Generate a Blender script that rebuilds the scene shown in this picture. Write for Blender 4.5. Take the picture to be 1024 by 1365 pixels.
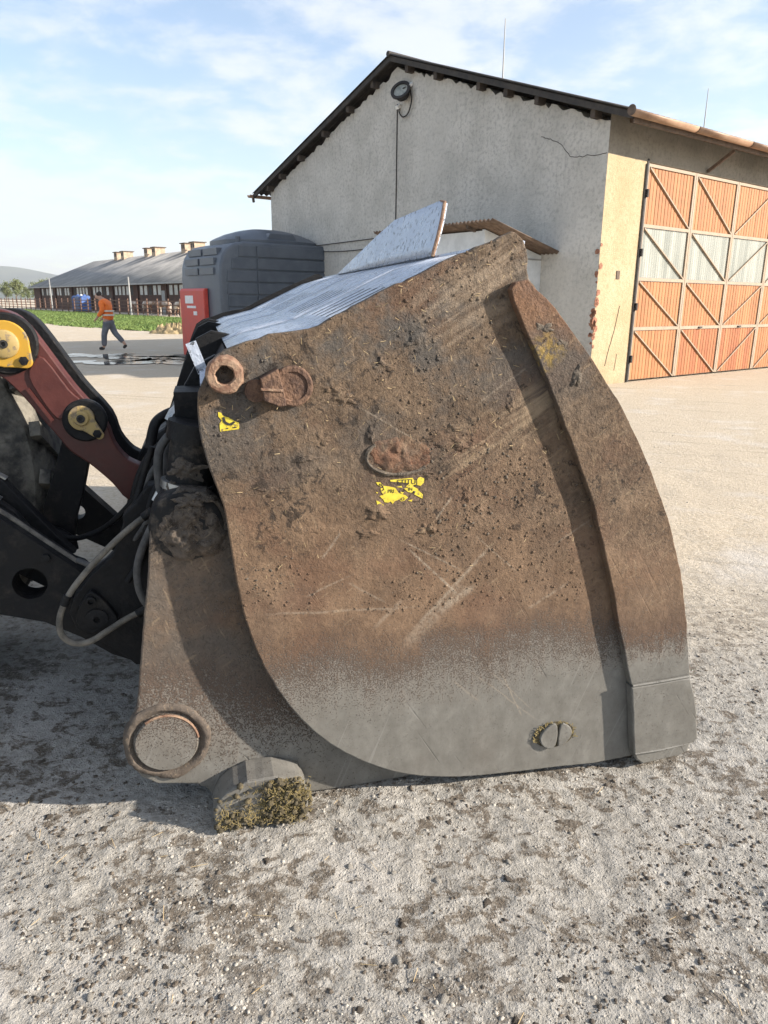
import bpy, bmesh, math, random
import numpy as np
from mathutils import Vector, Matrix, Euler

scene = bpy.context.scene
for o in list(bpy.data.objects):
    bpy.data.objects.remove(o)
COL = scene.collection
random.seed(7)
RNG = np.random.default_rng(11)
R = math.radians

# ------------------------------------------------------------------ camera
cam_d = bpy.data.cameras.new('camera')
cam = bpy.data.objects.new('camera', cam_d)
COL.objects.link(cam)
scene.camera = cam
cam_d.sensor_fit = 'HORIZONTAL'
cam_d.sensor_width = 36.0
cam_d.lens = 36.0 * 980.0 / 1024.0
cam_d.clip_start = 0.05
cam_d.clip_end = 30000.0
PITCH, ROLL = R(15.945), R(0.5)
cam.location = (0, 0, 1.5)
cam.rotation_euler = (Matrix.Rotation(R(90) - PITCH, 3, 'X') @ Matrix.Rotation(ROLL, 3, 'Z')).to_euler()

# ------------------------------------------------------------------ light
SUN_EL, SUN_AZ = R(23.0), R(-10.0)           # azimuth of the sun seen from the yard, from +X
sun_vec = Vector((math.cos(SUN_EL) * math.cos(SUN_AZ), math.cos(SUN_EL) * math.sin(SUN_AZ), math.sin(SUN_EL)))
sl = bpy.data.lights.new('sun', 'SUN')
sl.energy = 5.0
sl.angle = R(0.9)
sl.color = (1.0, 0.905, 0.785)
so = bpy.data.objects.new('sun', sl)
COL.objects.link(so)
so.location = sun_vec * 50
so.rotation_euler = sun_vec.to_track_quat('Z', 'Y').to_euler()

world = bpy.data.worlds.new('World')
scene.world = world
world.use_nodes = True
wt = world.node_tree
wt.nodes.clear()
def wn(t, **k):
    n = wt.nodes.new(t)
    for a, b in k.items():
        setattr(n, a, b)
    return n
wl = wt.links.new
w_out = wn('ShaderNodeOutputWorld')
w_bg = wn('ShaderNodeBackground')
w_bg.inputs['Strength'].default_value = 0.10
sky = wn('ShaderNodeTexSky', sky_type='NISHITA', sun_disc=False)
sky.sun_elevation = SUN_EL
sky.sun_rotation = R(90) - SUN_AZ
sky.altitude = 200
sky.air_density = 1.0
sky.dust_density = 0.9
sky.ozone_density = 1.4
tc = wn('ShaderNodeTexCoord')
sep = wn('ShaderNodeSeparateXYZ')
wl(tc.outputs['Generated'], sep.inputs[0])
def wm(op, a, b=None):
    n = wn('ShaderNodeMath', operation=op)
    for i, v in enumerate((a, b)):
        if v is None: continue
        if isinstance(v, (int, float)): n.inputs[i].default_value = v
        else: wl(v, n.inputs[i])
    return n.outputs[0]
zc = wm('ADD', wm('MAXIMUM', sep.outputs['Z'], 0.0), 0.16)
cx_ = wm('DIVIDE', sep.outputs['X'], zc)
cy_ = wm('DIVIDE', sep.outputs['Y'], zc)
comb = wn('ShaderNodeCombineXYZ')
wl(cx_, comb.inputs[0]); wl(cy_, comb.inputs[1])
cn = wn('ShaderNodeTexNoise'); cn.inputs['Scale'].default_value = 3.6; cn.inputs['Detail'].default_value = 9
cn.inputs['Roughness'].default_value = 0.62; cn.inputs['Distortion'].default_value = 0.15
wl(comb.outputs[0], cn.inputs['Vector'])
cn2 = wn('ShaderNodeTexNoise'); cn2.inputs['Scale'].default_value = 0.75; cn2.inputs['Detail'].default_value = 3
wl(comb.outputs[0], cn2.inputs['Vector'])
cs = wm('ADD', wm('MULTIPLY', cn.outputs['Fac'], 0.62), wm('MULTIPLY', cn2.outputs['Fac'], 0.5))
mr = wn('ShaderNodeMapRange', interpolation_type='SMOOTHSTEP')
mr.inputs['From Min'].default_value = 0.475; mr.inputs['From Max'].default_value = 0.66
mr.inputs['To Max'].default_value = 0.70
wl(cs, mr.inputs['Value'])
cmix = wn('ShaderNodeMix', data_type='RGBA')
wl(mr.outputs[0], cmix.inputs['Factor'])
wl(sky.outputs[0], cmix.inputs[6])
cmix.inputs[7].default_value = (4.2, 4.3, 4.5, 1)       # sunlit thin cloud, in the sky's own units
wl(cmix.outputs[2], w_bg.inputs['Color'])
wl(w_bg.outputs[0], w_out.inputs['Surface'])

scene.view_settings.view_transform = 'Standard'
scene.view_settings.look = 'None'
scene.view_settings.gamma = 1.0
scene.view_settings.use_curve_mapping = False
scene.view_settings.exposure = 1.34
scene.render.engine = 'CYCLES'

# ------------------------------------------------------------------ helpers: node materials
class Mt:
    def __init__(s, name):
        s.m = bpy.data.materials.new(name); s.m.use_nodes = True
        s.t = s.m.node_tree; s.t.nodes.clear()
        s.out = s.t.nodes.new('ShaderNodeOutputMaterial')
        s.b = s.t.nodes.new('ShaderNodeBsdfPrincipled')
        s.t.links.new(s.b.outputs[0], s.out.inputs['Surface'])
        s.tc = s.t.nodes.new('ShaderNodeTexCoord')
        s.o = s.tc.outputs['Object']
    def put(s, v, sock):
        if v is None: return
        if hasattr(v, 'links'): s.t.links.new(v, sock)
        elif isinstance(v, (tuple, list)) and len(v) == 3 and sock.type == 'RGBA': sock.default_value = (*v, 1)
        else: sock.default_value = v
    def math(s, op, a, b=None, c=None, clamp=False):
        n = s.t.nodes.new('ShaderNodeMath'); n.operation = op; n.use_clamp = clamp
        for i, v in enumerate((a, b, c)): s.put(v, n.inputs[i])
        return n.outputs[0]
    def mapp(s, scale=(1, 1, 1), rot=(0, 0, 0), loc=(0, 0, 0), vec=None):
        if any(rot):
            q = s.t.nodes.new('ShaderNodeMapping'); s.put(vec or s.o, q.inputs['Vector']); q.inputs['Rotation'].default_value = rot; vec = q.outputs[0]; rot = (0, 0, 0)
        n = s.t.nodes.new('ShaderNodeMapping'); s.put(vec or s.o, n.inputs['Vector'])
        n.inputs['Scale'].default_value = scale; n.inputs['Rotation'].default_value = rot; n.inputs['Location'].default_value = loc
        return n.outputs[0]
    def noise(s, scale, detail=4, rough=0.55, vec=None, dist=0.0):
        n = s.t.nodes.new('ShaderNodeTexNoise'); s.put(vec or s.o, n.inputs['Vector'])
        n.inputs['Scale'].default_value = scale; n.inputs['Detail'].default_value = detail
        n.inputs['Roughness'].default_value = rough; n.inputs['Distortion'].default_value = dist
        return n.outputs['Fac']
    def vor(s, scale, vec=None, out='Distance'):
        n = s.t.nodes.new('ShaderNodeTexVoronoi'); s.put(vec or s.o, n.inputs['Vector']); n.inputs['Scale'].default_value = scale
        return n.outputs[out]
    def rng(s, v, a, b, lo=0.0, hi=1.0, smooth=True):
        n = s.t.nodes.new('ShaderNodeMapRange'); n.interpolation_type = 'SMOOTHSTEP' if smooth else 'LINEAR'
        s.put(v, n.inputs['Value']); s.put(a, n.inputs['From Min']); s.put(b, n.inputs['From Max'])
        n.inputs['To Min'].default_value = lo; n.inputs['To Max'].default_value = hi
        return n.outputs[0]
    def mix(s, f, a, b, blend='MIX'):
        n = s.t.nodes.new('ShaderNodeMix'); n.data_type = 'RGBA'; n.blend_type = blend
        s.put(f, n.inputs['Factor']); s.put(a, n.inputs[6]); s.put(b, n.inputs[7])
        return n.outputs[2]
    def ramp(s, v, stops):
        n = s.t.nodes.new('ShaderNodeValToRGB'); s.put(v, n.inputs[0])
        e = n.color_ramp.elements
        while len(e) < len(stops): e.new(0.5)
        for i, (p, c) in enumerate(stops): e[i].position = p; e[i].color = (*c, 1)
        return n.outputs[0]
    def xyz(s, vec=None):
        n = s.t.nodes.new('ShaderNodeSeparateXYZ'); s.put(vec or s.o, n.inputs[0]); return n.outputs
    def bump(s, h, dist=0.01, strength=1.0, prev=None):
        n = s.t.nodes.new('ShaderNodeBump'); s.put(h, n.inputs['Height'])
        n.inputs['Distance'].default_value = dist; n.inputs['Strength'].default_value = strength
        if prev is not None: s.put(prev, n.inputs['Normal'])
        return n.outputs[0]
    def line(s, p, q, width, jit=0.0):
        """mask of one scratch from p to q (x,z of the object), fading at its ends"""
        (x0, z0), (x1, z1) = p, q
        L = math.hypot(x1 - x0, z1 - z0); dx, dz = (x1 - x0) / L, (z1 - z0) / L
        X = s.xyz()
        t = s.math('ADD', s.math('MULTIPLY', X[0], dx), s.math('MULTIPLY', X[2], dz))
        d = s.math('ADD', s.math('MULTIPLY', X[0], -dz), s.math('MULTIPLY', X[2], dx))
        d0 = -dz * x0 + dx * z0; t0 = dx * x0 + dz * z0
        if jit: d = s.math('ADD', d, s.math('MULTIPLY', s.math('SUBTRACT', s.noise(9, 3), 0.5), jit))
        a = s.rng(s.math('ABSOLUTE', s.math('SUBTRACT', d, d0)), 0.0, width, 1.0, 0.0)
        b = s.rng(s.math('ABSOLUTE', s.math('SUBTRACT', t, t0 + L / 2)), L * 0.3, L * 0.5, 1.0, 0.0)
        return s.math('MULTIPLY', a, b)
    def done(s, col=None, rough=None, metal=None, normal=None, **k):
        s.put(col, s.b.inputs['Base Color']); s.put(rough, s.b.inputs['Roughness']); s.put(metal, s.b.inputs['Metallic'])
        if normal is not None: s.put(normal, s.b.inputs['Normal'])
        for n, v in k.items(): s.put(v, s.b.inputs[n.replace('_', ' ')])
        return s.m

def plain(name, c1, c2, scale=6, rough=0.7, metal=0.0, bump=0.0, bscale=40, detail=5):
    t = Mt(name)
    n = t.noise(scale, detail, 0.65)
    f = t.rng(n, 0.32, 0.68)
    nm = t.bump(t.noise(bscale, 4), bump) if bump else None
    return t.done(t.mix(f, c1, c2), t.rng(n, 0.3, 0.7, max(0, rough - 0.1), min(1, rough + 0.1)), metal, nm)

# ------------------------------------------------------------------ helpers: meshes
def link(name, me, mat=None, parent=None, smooth=False, sharp=None):
    o = bpy.data.objects.new(name, me)
    COL.objects.link(o)
    if mat is not None and not me.materials: me.materials.append(mat)
    if parent is not None: o.parent = parent
    if smooth:
        me.polygons.foreach_set('use_smooth', [True] * len(me.polygons))
        if sharp:
            try: me.set_sharp_from_angle(angle=R(sharp))
            except Exception: pass
    return o
def tag(o, label, cat, group=None):
    o['label'] = label; o['category'] = cat
    if group: o['group'] = group
    return o
def empty(name, loc, rz=0.0):
    o = bpy.data.objects.new(name, None); COL.objects.link(o)
    o.location = loc; o.rotation_euler = (0, 0, rz); o.empty_display_size = 0.2
    return o
class MB:
    """collects shapes into one mesh"""
    def __init__(s): s.bm = bmesh.new()
    def box(s, lo, hi, M=None):
        (x0, y0, z0), (x1, y1, z1) = lo, hi
        v = [s.bm.verts.new(c) for c in ((x0,y0,z0),(x1,y0,z0),(x1,y1,z0),(x0,y1,z0),(x0,y0,z1),(x1,y0,z1),(x1,y1,z1),(x0,y1,z1))]
        for f in ((3,2,1,0),(4,5,6,7),(0,1,5,4),(1,2,6,5),(2,3,7,6),(3,0,4,7)): s.bm.faces.new([v[i] for i in f])
        if M is not None: bmesh.ops.transform(s.bm, matrix=M, verts=v)
        return s
    def bar(s, p, q, a, b, up=(0, 0, 1)):
        """box-section bar from p to q, a wide, b high"""
        p, q = Vector(p), Vector(q); d = (q - p); L = d.length; d.normalize(); up = Vector(up)
        if abs(d.dot(up)) > 0.98: up = Vector((1, 0, 0))
        sx = d.cross(up).normalized(); sz = sx.cross(d)
        v = []
        for e in (p, q):
            for i, j in ((-1,-1),(1,-1),(1,1),(-1,1)): v.append(s.bm.verts.new(e + sx * (i * a / 2) + sz * (j * b / 2)))
        for f in ((3,2,1,0),(4,5,6,7),(0,1,5,4),(1,2,6,5),(2,3,7,6),(3,0,4,7)): s.bm.faces.new([v[i] for i in f])
        return s
    def tube(s, pts, r, n=10, caps=True):
        pts = [Vector(p) for p in pts]; rings = []
        rs = r if isinstance(r, (list, tuple)) else [r] * len(pts)
        up = None
        for i, p in enumerate(pts):
            d = (pts[min(i + 1, len(pts) - 1)] - pts[max(i - 1, 0)]).normalized()
            if up is None:
                up = Vector((0, 0, 1)) if abs(d.z) < 0.9 else Vector((1, 0, 0))
            x = d.cross(up).normalized(); up = x.cross(d).normalized()
            rings.append([s.bm.verts.new(p + (x * math.cos(2*math.pi*k/n) + up * math.sin(2*math.pi*k/n)) * rs[i]) for k in range(n)])
        for a, b in zip(rings, rings[1:]):
            for k in range(n): s.bm.faces.new((a[k], a[(k+1)%n], b[(k+1)%n], b[k]))
        if caps:
            s.bm.faces.new(rings[0][::-1]); s.bm.faces.new(rings[-1])
        return s
    def lathe(s, prof, n=32, M=None):
        """profile of (radius, height) turned about Z"""
        rings = []; allv = []
        for r, z in prof:
            if r < 1e-6: ring = [s.bm.verts.new((0, 0, z))]
            else: ring = [s.bm.verts.new((r*math.cos(2*math.pi*k/n), r*math.sin(2*math.pi*k/n), z)) for k in range(n)]
            rings.append(ring); allv += ring
        for a, b in zip(rings, rings[1:]):
            for k in range(n):
                k2 = (k + 1) % n
                if len(a) == 1 and len(b) == 1: continue
                if len(a) == 1: s.bm.faces.new((a[0], b[k], b[k2]))
                elif len(b) == 1: s.bm.faces.new((a[k], b[0], a[k2]))
                else: s.bm.faces.new((a[k], b[k], b[k2], a[k2]))
        if M is not None: bmesh.ops.transform(s.bm, matrix=M, verts=allv)
        return s
    def prism(s, pts, w0, w1, bevel=0.0, seg=2, hole=None):
        """outline of (x,z) points extruded along y from w0 to w1"""
        a = [s.bm.verts.new((x, w0, z)) for x, z in pts]; b = [s.bm.verts.new((x, w1, z)) for x, z in pts]
        n = len(pts); fs = []
        e0 = set(s.bm.edges)
        fs.append(s.bm.faces.new(a)); fs.append(s.bm.faces.new(b[::-1]))
        for i in range(n): fs.append(s.bm.faces.new((a[(i+1)%n], a[i], b[i], b[(i+1)%n])))
        bmesh.ops.recalc_face_normals(s.bm, faces=fs)
        if bevel:
            ed = [e for e in set(fs[0].edges) | set(fs[1].edges)]
            bmesh.ops.bevel(s.bm, geom=ed, offset=bevel, segments=seg, profile=0.5, affect='EDGES')
        return s
    def build(s, name, mat, parent=None, smooth=False, sharp=40, norm=True):
        if norm: bmesh.ops.recalc_face_normals(s.bm, faces=s.bm.faces[:])
        me = bpy.data.meshes.new(name); s.bm.to_mesh(me); s.bm.free()
        return link(name, me, mat, parent, smooth, sharp)
def copy_tree(o, parent=None):
    c = o.copy(); COL.objects.link(c)
    if parent is not None: c.parent = parent
    for ch in list(o.children): copy_tree(ch, c)
    return c
def poly_mesh(name, V, F, mat, parent=None, smooth=False):
    """V (n,3) array, F (m,k) array of faces of one size"""
    V = np.asarray(V, np.float32); F = np.asarray(F, np.int32)
    me = bpy.data.meshes.new(name)
    me.vertices.add(len(V)); me.vertices.foreach_set('co', V.ravel())
    me.loops.add(F.size); me.loops.foreach_set('vertex_index', F.ravel())
    me.polygons.add(len(F)); me.polygons.foreach_set('loop_start', np.arange(len(F), dtype=np.int32) * F.shape[1])
    me.update(calc_edges=True); me.validate()
    return link(name, me, mat, parent, smooth)
def spline(pts, k=6):
    """Catmull-Rom through pts"""
    P = [Vector(p) for p in pts]; P = [P[0]*2 - P[1]] + P + [P[-1]*2 - P[-2]]; out = []
    for i in range(1, len(P) - 2):
        for j in range(k):
            t = j / k
            out.append(0.5*((2*P[i]) + (P[i+1]-P[i-1])*t + (2*P[i-1]-5*P[i]+4*P[i+1]-P[i+2])*t*t + (3*P[i]-P[i-1]-3*P[i+1]+P[i+2])*t**3))
    out.append(P[-2]); return out
def smooth2(pts, k=4):
    """closed outline rounded by Catmull-Rom"""
    n = len(pts); out = []
    for i in range(n):
        p0, p1, p2, p3 = (Vector(pts[(i+j) % n]) for j in (-1, 0, 1, 2))
        for j in range(k):
            t = j / k
            q = 0.5*((2*p1) + (p2-p0)*t + (2*p0-5*p1+4*p2-p3)*t*t + (3*p1-p0-3*p2+p3)*t**3); out.append((q.x, q.y))
    return out
def circ(cx, cz, r, n=28, a0=0.0, a1=2*math.pi):
    return [(cx + r*math.cos(a0+(a1-a0)*k/n), cz + r*math.sin(a0+(a1-a0)*k/n)) for k in range(n)]
def vnoise(x, y, f, seed):
    r = np.random.default_rng(seed); T = r.random((256, 256))
    X = x * f; Y = y * f; i = np.floor(X).astype(int); j = np.floor(Y).astype(int); a = X - i; b = Y - j
    a = a*a*(3-2*a); b = b*b*(3-2*b); g = lambda p, q: T[p % 256, q % 256]
    return (g(i,j)*(1-a)+g(i+1,j)*a)*(1-b) + (g(i,j+1)*(1-a)+g(i+1,j+1)*a)*b - 0.5
ICO = None
def ico_arrays(sub=1):
    bm = bmesh.new(); bmesh.ops.create_icosphere(bm, subdivisions=sub, radius=1.0)
    V = np.array([v.co[:] for v in bm.verts]); F = np.array([[v.index for v in f.verts] for f in bm.faces]); bm.free(); return V, F
def scatter(name, P, S, mat, parent=None, jitter=0.25, flat=(1, 1, 0.65), sub=1, smooth=True, axes=None):
    """P (n,3) positions, S (n,) sizes: many small lumps as one mesh"""
    V, F = ico_arrays(sub); n = len(P)
    ang = RNG.random(n) * 6.283
    D = V[None] * (1 + (RNG.random((n, len(V), 1)) - 0.5) * 2 * jitter)
    sc = np.array(flat)[None] * (0.7 + 0.6 * RNG.random((n, 3)))
    D = D * sc[:, None]
    c, s = np.cos(ang)[:, None], np.sin(ang)[:, None]
    if axes is None: D = np.stack([D[..., 0]*c - D[..., 1]*s, D[..., 0]*s + D[..., 1]*c, D[..., 2]], -1)
    else:  # flat direction along y (stuck on the plate)
        D = np.stack([D[..., 0]*c - D[..., 1]*s, D[..., 2], D[..., 0]*s + D[..., 1]*c], -1)
    W = D * S[:, None, None] + P[:, None]
    FF = (F[None] + (np.arange(n) * len(V))[:, None, None]).reshape(-1, 3)
    return poly_mesh(name, W.reshape(-1, 3), FF, mat, parent, smooth)
# ------------------------------------------------------------------ materials
def ground_material():
    t = Mt('yard_gravel'); X = t.xyz()
    big = t.noise(0.35, 3, 0.5); mid = t.noise(3.2, 5, 0.6); fine = t.noise(38, 5, 0.7); grit = t.noise(160, 3, 0.7)
    # the yard: grey crushed stone near the machine, sandy further out
    far = t.rng(t.math('ADD', X[1], t.math('MULTIPLY', t.math('SUBTRACT', big, 0.5), 3.0)), 2.6, 4.6)
    left_damp = t.rng(X[0], -1.0, -6.0)
    grey = t.ramp(fine, [(0.25, (0.16, 0.15, 0.132)), (0.48, (0.325, 0.307, 0.275)), (0.75, (0.47, 0.452, 0.418))])
    sand = t.ramp(fine, [(0.22, (0.29, 0.24, 0.175)), (0.48, (0.49, 0.415, 0.315)), (0.78, (0.62, 0.55, 0.445))])
    col = t.mix(far, grey, sand)
    pale = t.rng(t.noise(1.1, 5, 0.65, t.mapp(loc=(4.3, 1.7, 0))), 0.52, 0.70)
    col = t.mix(t.math('MULTIPLY', pale, 0.6), col, (0.56, 0.53, 0.49))
    # trodden dung and earth dropped round the bucket
    near = t.math('MULTIPLY', t.rng(X[1], 4.4, 2.4), t.rng(t.math('ADD', X[1], t.math('MULTIPLY', t.math('SUBTRACT', big, 0.5), 1.2)), 0.95, 1.35, 0.25, 1.0))
    dn = t.noise(15, 6, 0.66, t.mapp(scale=(1, 1.2, 1)), 0.4)
    dm = t.noise(1.7, 3, 0.55, t.mapp(loc=(1.1, 5.2, 0)))
    dirt = t.rng(t.math('ADD', dn, t.math('MULTIPLY', t.math('SUBTRACT', dm, 0.5), 0.50)), 0.515, 0.585)
    dirt = t.math('MULTIPLY', dirt, t.math('MULTIPLY', t.math('MULTIPLY', near, 0.9), t.rng(t.noise(55, 4, 0.7), 0.36, 0.54, 0.35, 1.0)))
    col = t.mix(dirt, col, t.mix(fine, (0.070, 0.056, 0.042), (0.165, 0.134, 0.102)))
    tracks = t.noise(2.0, 5, 0.6, t.mapp(scale=(0.22, 2.6, 1), rot=(0, 0, 0.35)))
    col = t.mix(t.math('MULTIPLY', t.rng(tracks, 0.56, 0.72), t.math('MULTIPLY', far, 0.55)), col, (0.26, 0.225, 0.175))
    spk = t.rng(t.vor(75), 0.30, 0.08)
    col = t.mix(t.math('MULTIPLY', spk, 0.55), col, t.mix(grit, (0.22, 0.205, 0.185), (0.45, 0.43, 0.395)))
    h = t.math('ADD', t.math('MULTIPLY', fine, 0.9), t.math('ADD', t.math('MULTIPLY', grit, 0.35), t.math('MULTIPLY', mid, 1.2)))
    h = t.math('ADD', h, t.math('MULTIPLY', spk, 0.25))
    return t.done(col, 0.95, 0.0, t.bump(h, 0.015, 1.0), Specular_IOR_Level=0.2)
M_ground = ground_material()
def stone_material():
    t = Mt('pebble'); 
    inf = t.t.nodes.new('ShaderNodeObjectInfo')
    v = t.vor(60, out='Color'); s = t.xyz(v)
    c = t.ramp(s[0], [(0.0, (0.16, 0.15, 0.135)), (0.45, (0.34, 0.32, 0.285)), (0.8, (0.34, 0.32, 0.285)), (1.0, (0.39, 0.37, 0.335))])
    return t.done(t.mix(t.rng(t.noise(70, 4), 0.35, 0.7), c, (0.42, 0.385, 0.33)), 0.9, 0, t.bump(t.noise(140, 4), 0.004))
M_stone = stone_material()
M_clod = plain('damp_earth', (0.062, 0.050, 0.039), (0.15, 0.122, 0.094), 45, 0.95, 0, 0.006, 160)
M_straw = plain('straw', (0.30, 0.215, 0.11), (0.42, 0.33, 0.19), 30, 0.85)
M_dung = plain('dung_straw', (0.13, 0.10, 0.035), (0.25, 0.195, 0.085), 60, 0.9)
M_dungdark = plain('dung', (0.05, 0.042, 0.026), (0.125, 0.10, 0.055), 50, 0.95, 0, 0.01, 120)  # also colours the drain disc dark, as a shaded hollow

def bucket_material(name, line_z, soft, rust=0.0, wear=True, dark=0.0):
    """earth-caked upper part, worn grey steel below line_z"""
    t = Mt(name); X = t.xyz()
    big = t.noise(2.3, 4, 0.55); mid = t.noise(8, 6, 0.65); fine = t.noise(55, 6, 0.7); grit = t.noise(190, 3, 0.65)
    st1 = t.noise(20, 5, 0.6, t.mapp(scale=(0.25, 1, 2.4), rot=(0, R(32), 0)))
    st2 = t.noise(24, 5, 0.6, t.mapp(scale=(2.6, 1, 0.3), rot=(0, R(-28), 0)))
    mud = t.ramp(t.math('ADD', t.math('MULTIPLY', mid, 0.55), t.math('MULTIPLY', fine, 0.45)),
                 [(0.30, (0.026, 0.019, 0.014)), (0.45, (0.085, 0.060, 0.041)), (0.57, (0.140, 0.100, 0.068)), (0.72, (0.26, 0.195, 0.135))])
    mud = t.mix(t.math('MULTIPLY', t.rng(st1, 0.50, 0.68), 0.5), mud, (0.205, 0.145, 0.095))
    mud = t.mix(t.math('MULTIPLY', t.rng(st2, 0.56, 0.7), 0.35), mud, (0.060, 0.045, 0.034))
    clay = t.mix(t.rng(t.math('ADD', t.math('MULTIPLY', mid, 0.7), t.math('MULTIPLY', fine, 0.3)), 0.36, 0.64), (0.118, 0.074, 0.046), (0.200, 0.130, 0.082))
    mud = t.mix(t.rng(t.math('ADD', X[2], t.math('MULTIPLY', t.math('SUBTRACT', big, 0.5), 0.9)), 1.20, 0.70, 0.15, 0.85), mud, clay)
    # rusty reddish bands and dark bare patches
    mud = t.mix(t.math('MULTIPLY', t.rng(t.noise(3.3, 5, 0.6, t.mapp(loc=(2.2, 0, 6.1))), 0.50, 0.64), 0.45), mud, (0.125, 0.066, 0.042))
    bare = t.noise(4.2, 6, 0.68, t.mapp(loc=(7.1, 0, 3.3)))
    bare_m = t.math('MULTIPLY', t.rng(bare, 0.45, 0.60), t.rng(t.math('SUBTRACT', X[2], t.math('MULTIPLY', X[0], 0.25)), 1.15, 1.60, 0.10, 0.85))
    mud = t.mix(bare_m, mud, t.mix(fine, (0.035, 0.033, 0.031), (0.125, 0.116, 0.106)))
    if dark: mud = t.mix(t.math('MULTIPLY', t.rng(t.noise(2.6, 5, 0.6), 0.26, 0.50), dark*1.6, clamp=True), mud, t.mix(fine, (0.04, 0.036, 0.032), (0.13, 0.115, 0.10)))
    straws = t.rng(t.noise(90, 3, 0.5, t.mapp(scale=(0.16, 1, 1), rot=(0, R(35), 0))), 0.63, 0.70)
    straws2 = t.rng(t.noise(90, 3, 0.5, t.mapp(scale=(1, 1, 0.16), rot=(0, R(20), 0))), 0.64, 0.71)
    mud = t.mix(t.math('MULTIPLY', t.math('MAXIMUM', straws, straws2), 0.32), mud, (0.30, 0.225, 0.145))
    blot = t.rng(t.math('ADD', t.noise(26, 6, 0.72, t.mapp(loc=(1.3, 0, 4.4)), 0.6), t.math('MULTIPLY', t.math('SUBTRACT', t.noise(4.0, 3, 0.5, t.mapp(loc=(5.5, 0, 2.1))), 0.5), 0.5)), 0.575, 0.64)
    blot = t.math('MULTIPLY', blot, t.rng(X[2], 0.68, 0.95))
    mud = t.mix(t.math('MULTIPLY', blot, 0.8), mud, (0.022, 0.017, 0.014))
    specks = t.rng(t.noise(75, 4, 0.7, t.mapp(loc=(3, 0, 9))), 0.60, 0.66)
    mud = t.mix(t.math('MULTIPLY', t.math('MULTIPLY', specks, t.rng(X[2], 0.65, 0.9)), t.rng(big, 0.42, 0.6)), mud, (0.035, 0.026, 0.02))
    # grey steel, rubbed
    steel = t.ramp(t.noise(16, 7, 0.72, t.mapp(scale=(1, 1, 0.75))), [(0.3, (0.112, 0.107, 0.096)), (0.55, (0.150, 0.145, 0.132)), (0.8, (0.215, 0.208, 0.190))])
    sc = t.math('MULTIPLY', t.rng(t.noise(46, 2, 0.5, t.mapp(scale=(0.05, 1, 1.6), rot=(0, R(-58), 0)), 0.4), 0.64, 0.69), t.rng(t.noise(5, 3, 0.6, t.mapp(loc=(3, 0, 1))), 0.48, 0.58))
    sc2 = t.rng(t.noise(52, 2, 0.5, t.mapp(scale=(1.5, 1, 0.03), rot=(0, R(-22), 0))), 0.65, 0.685)
    steel = t.mix(t.math('MULTIPLY', sc, 0.4), steel, (0.055, 0.052, 0.048))
    steel = t.mix(t.math('MULTIPLY', sc2, 0.25), steel, (0.27, 0.265, 0.255))
    smear = t.rng(t.noise(5, 4), 0.5, 0.72); steel = t.mix(t.math('MULTIPLY', smear, 0.3), steel, (0.115, 0.102, 0.088))
    # the speckled edge where the coating is rubbed away
    strk = t.noise(30, 3, 0.6, t.mapp(scale=(1.3, 1, 0.10)))
    lvl = t.math('ADD', X[2], t.math('MULTIPLY', t.math('SUBTRACT', t.noise(1.9, 4, 0.6, t.mapp(loc=(0.6, 0, 2.2))), 0.5), 0.42))
    lvl = t.math('ADD', lvl, t.math('MULTIPLY', t.math('SUBTRACT', strk, 0.5), 0.13))
    lvl = t.math('ADD', lvl, t.math('MULTIPLY', t.math('SUBTRACT', mid, 0.5), 0.12))
    g = t.rng(lvl, line_z - soft, line_z + soft, 0.05, 0.88, False)
    sp = t.math('ADD', t.math('MULTIPLY', t.noise(230, 2, 0.6), 0.75), t.math('MULTIPLY', t.noise(45, 4, 0.7), 0.25))
    sp = t.rng(sp, 0.34, 0.66, 0.0, 1.0, False)
    keep = t.rng(t.math('SUBTRACT', g, sp), -0.14, 0.16)
    mudlow = t.mix(t.rng(lvl, line_z - 0.02, line_z + 0.22), t.mix(fine, (0.055, 0.034, 0.025), (0.115, 0.075, 0.053)), mud)
    # paler rubbed steel right under the edge
    rub = t.math('MULTIPLY', t.rng(lvl, line_z - soft * 1.1, line_z + soft * 0.4), 0.55)
    steel = t.mix(rub, steel, (0.235, 0.205, 0.175))
    keep = t.math('ADD', t.math('MULTIPLY', keep, 0.62), t.math('MULTIPLY', t.rng(t.math('ADD', lvl, t.math('MULTIPLY', t.math('SUBTRACT', fine, 0.5), 0.10)), line_z - soft*0.75, line_z + soft*0.85), 0.38))
    col = t.mix(keep, steel, mudlow)
    if wear:
        for p, q, wd, amt in SCR:
            col = t.mix(t.math('MULTIPLY', t.math('MULTIPLY', t.line(p, q, wd, 0.012), t.rng(fine, 0.35, 0.55)), amt), col, (0.30, 0.25, 0.195))
        # grey weathered band along the top-right horn, and the tan smear across the middle
        sm = t.math('MULTIPLY', t.line((-0.75, 1.02), (-0.12, 1.42), 0.10, 0.16), t.rng(st1, 0.42, 0.62))
        col = t.mix(t.math('MULTIPLY', sm, 0.7), col, (0.285, 0.215, 0.145))
        sm = t.math('MULTIPLY', t.line((-0.80, 1.40), (-0.45, 1.66), 0.16, 0.12), t.rng(st1, 0.40, 0.6))
        col = t.mix(t.math('MULTIPLY', sm, 0.75), col, t.mix(mid, (0.15, 0.11, 0.08), (0.36, 0.29, 0.215)))
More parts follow.
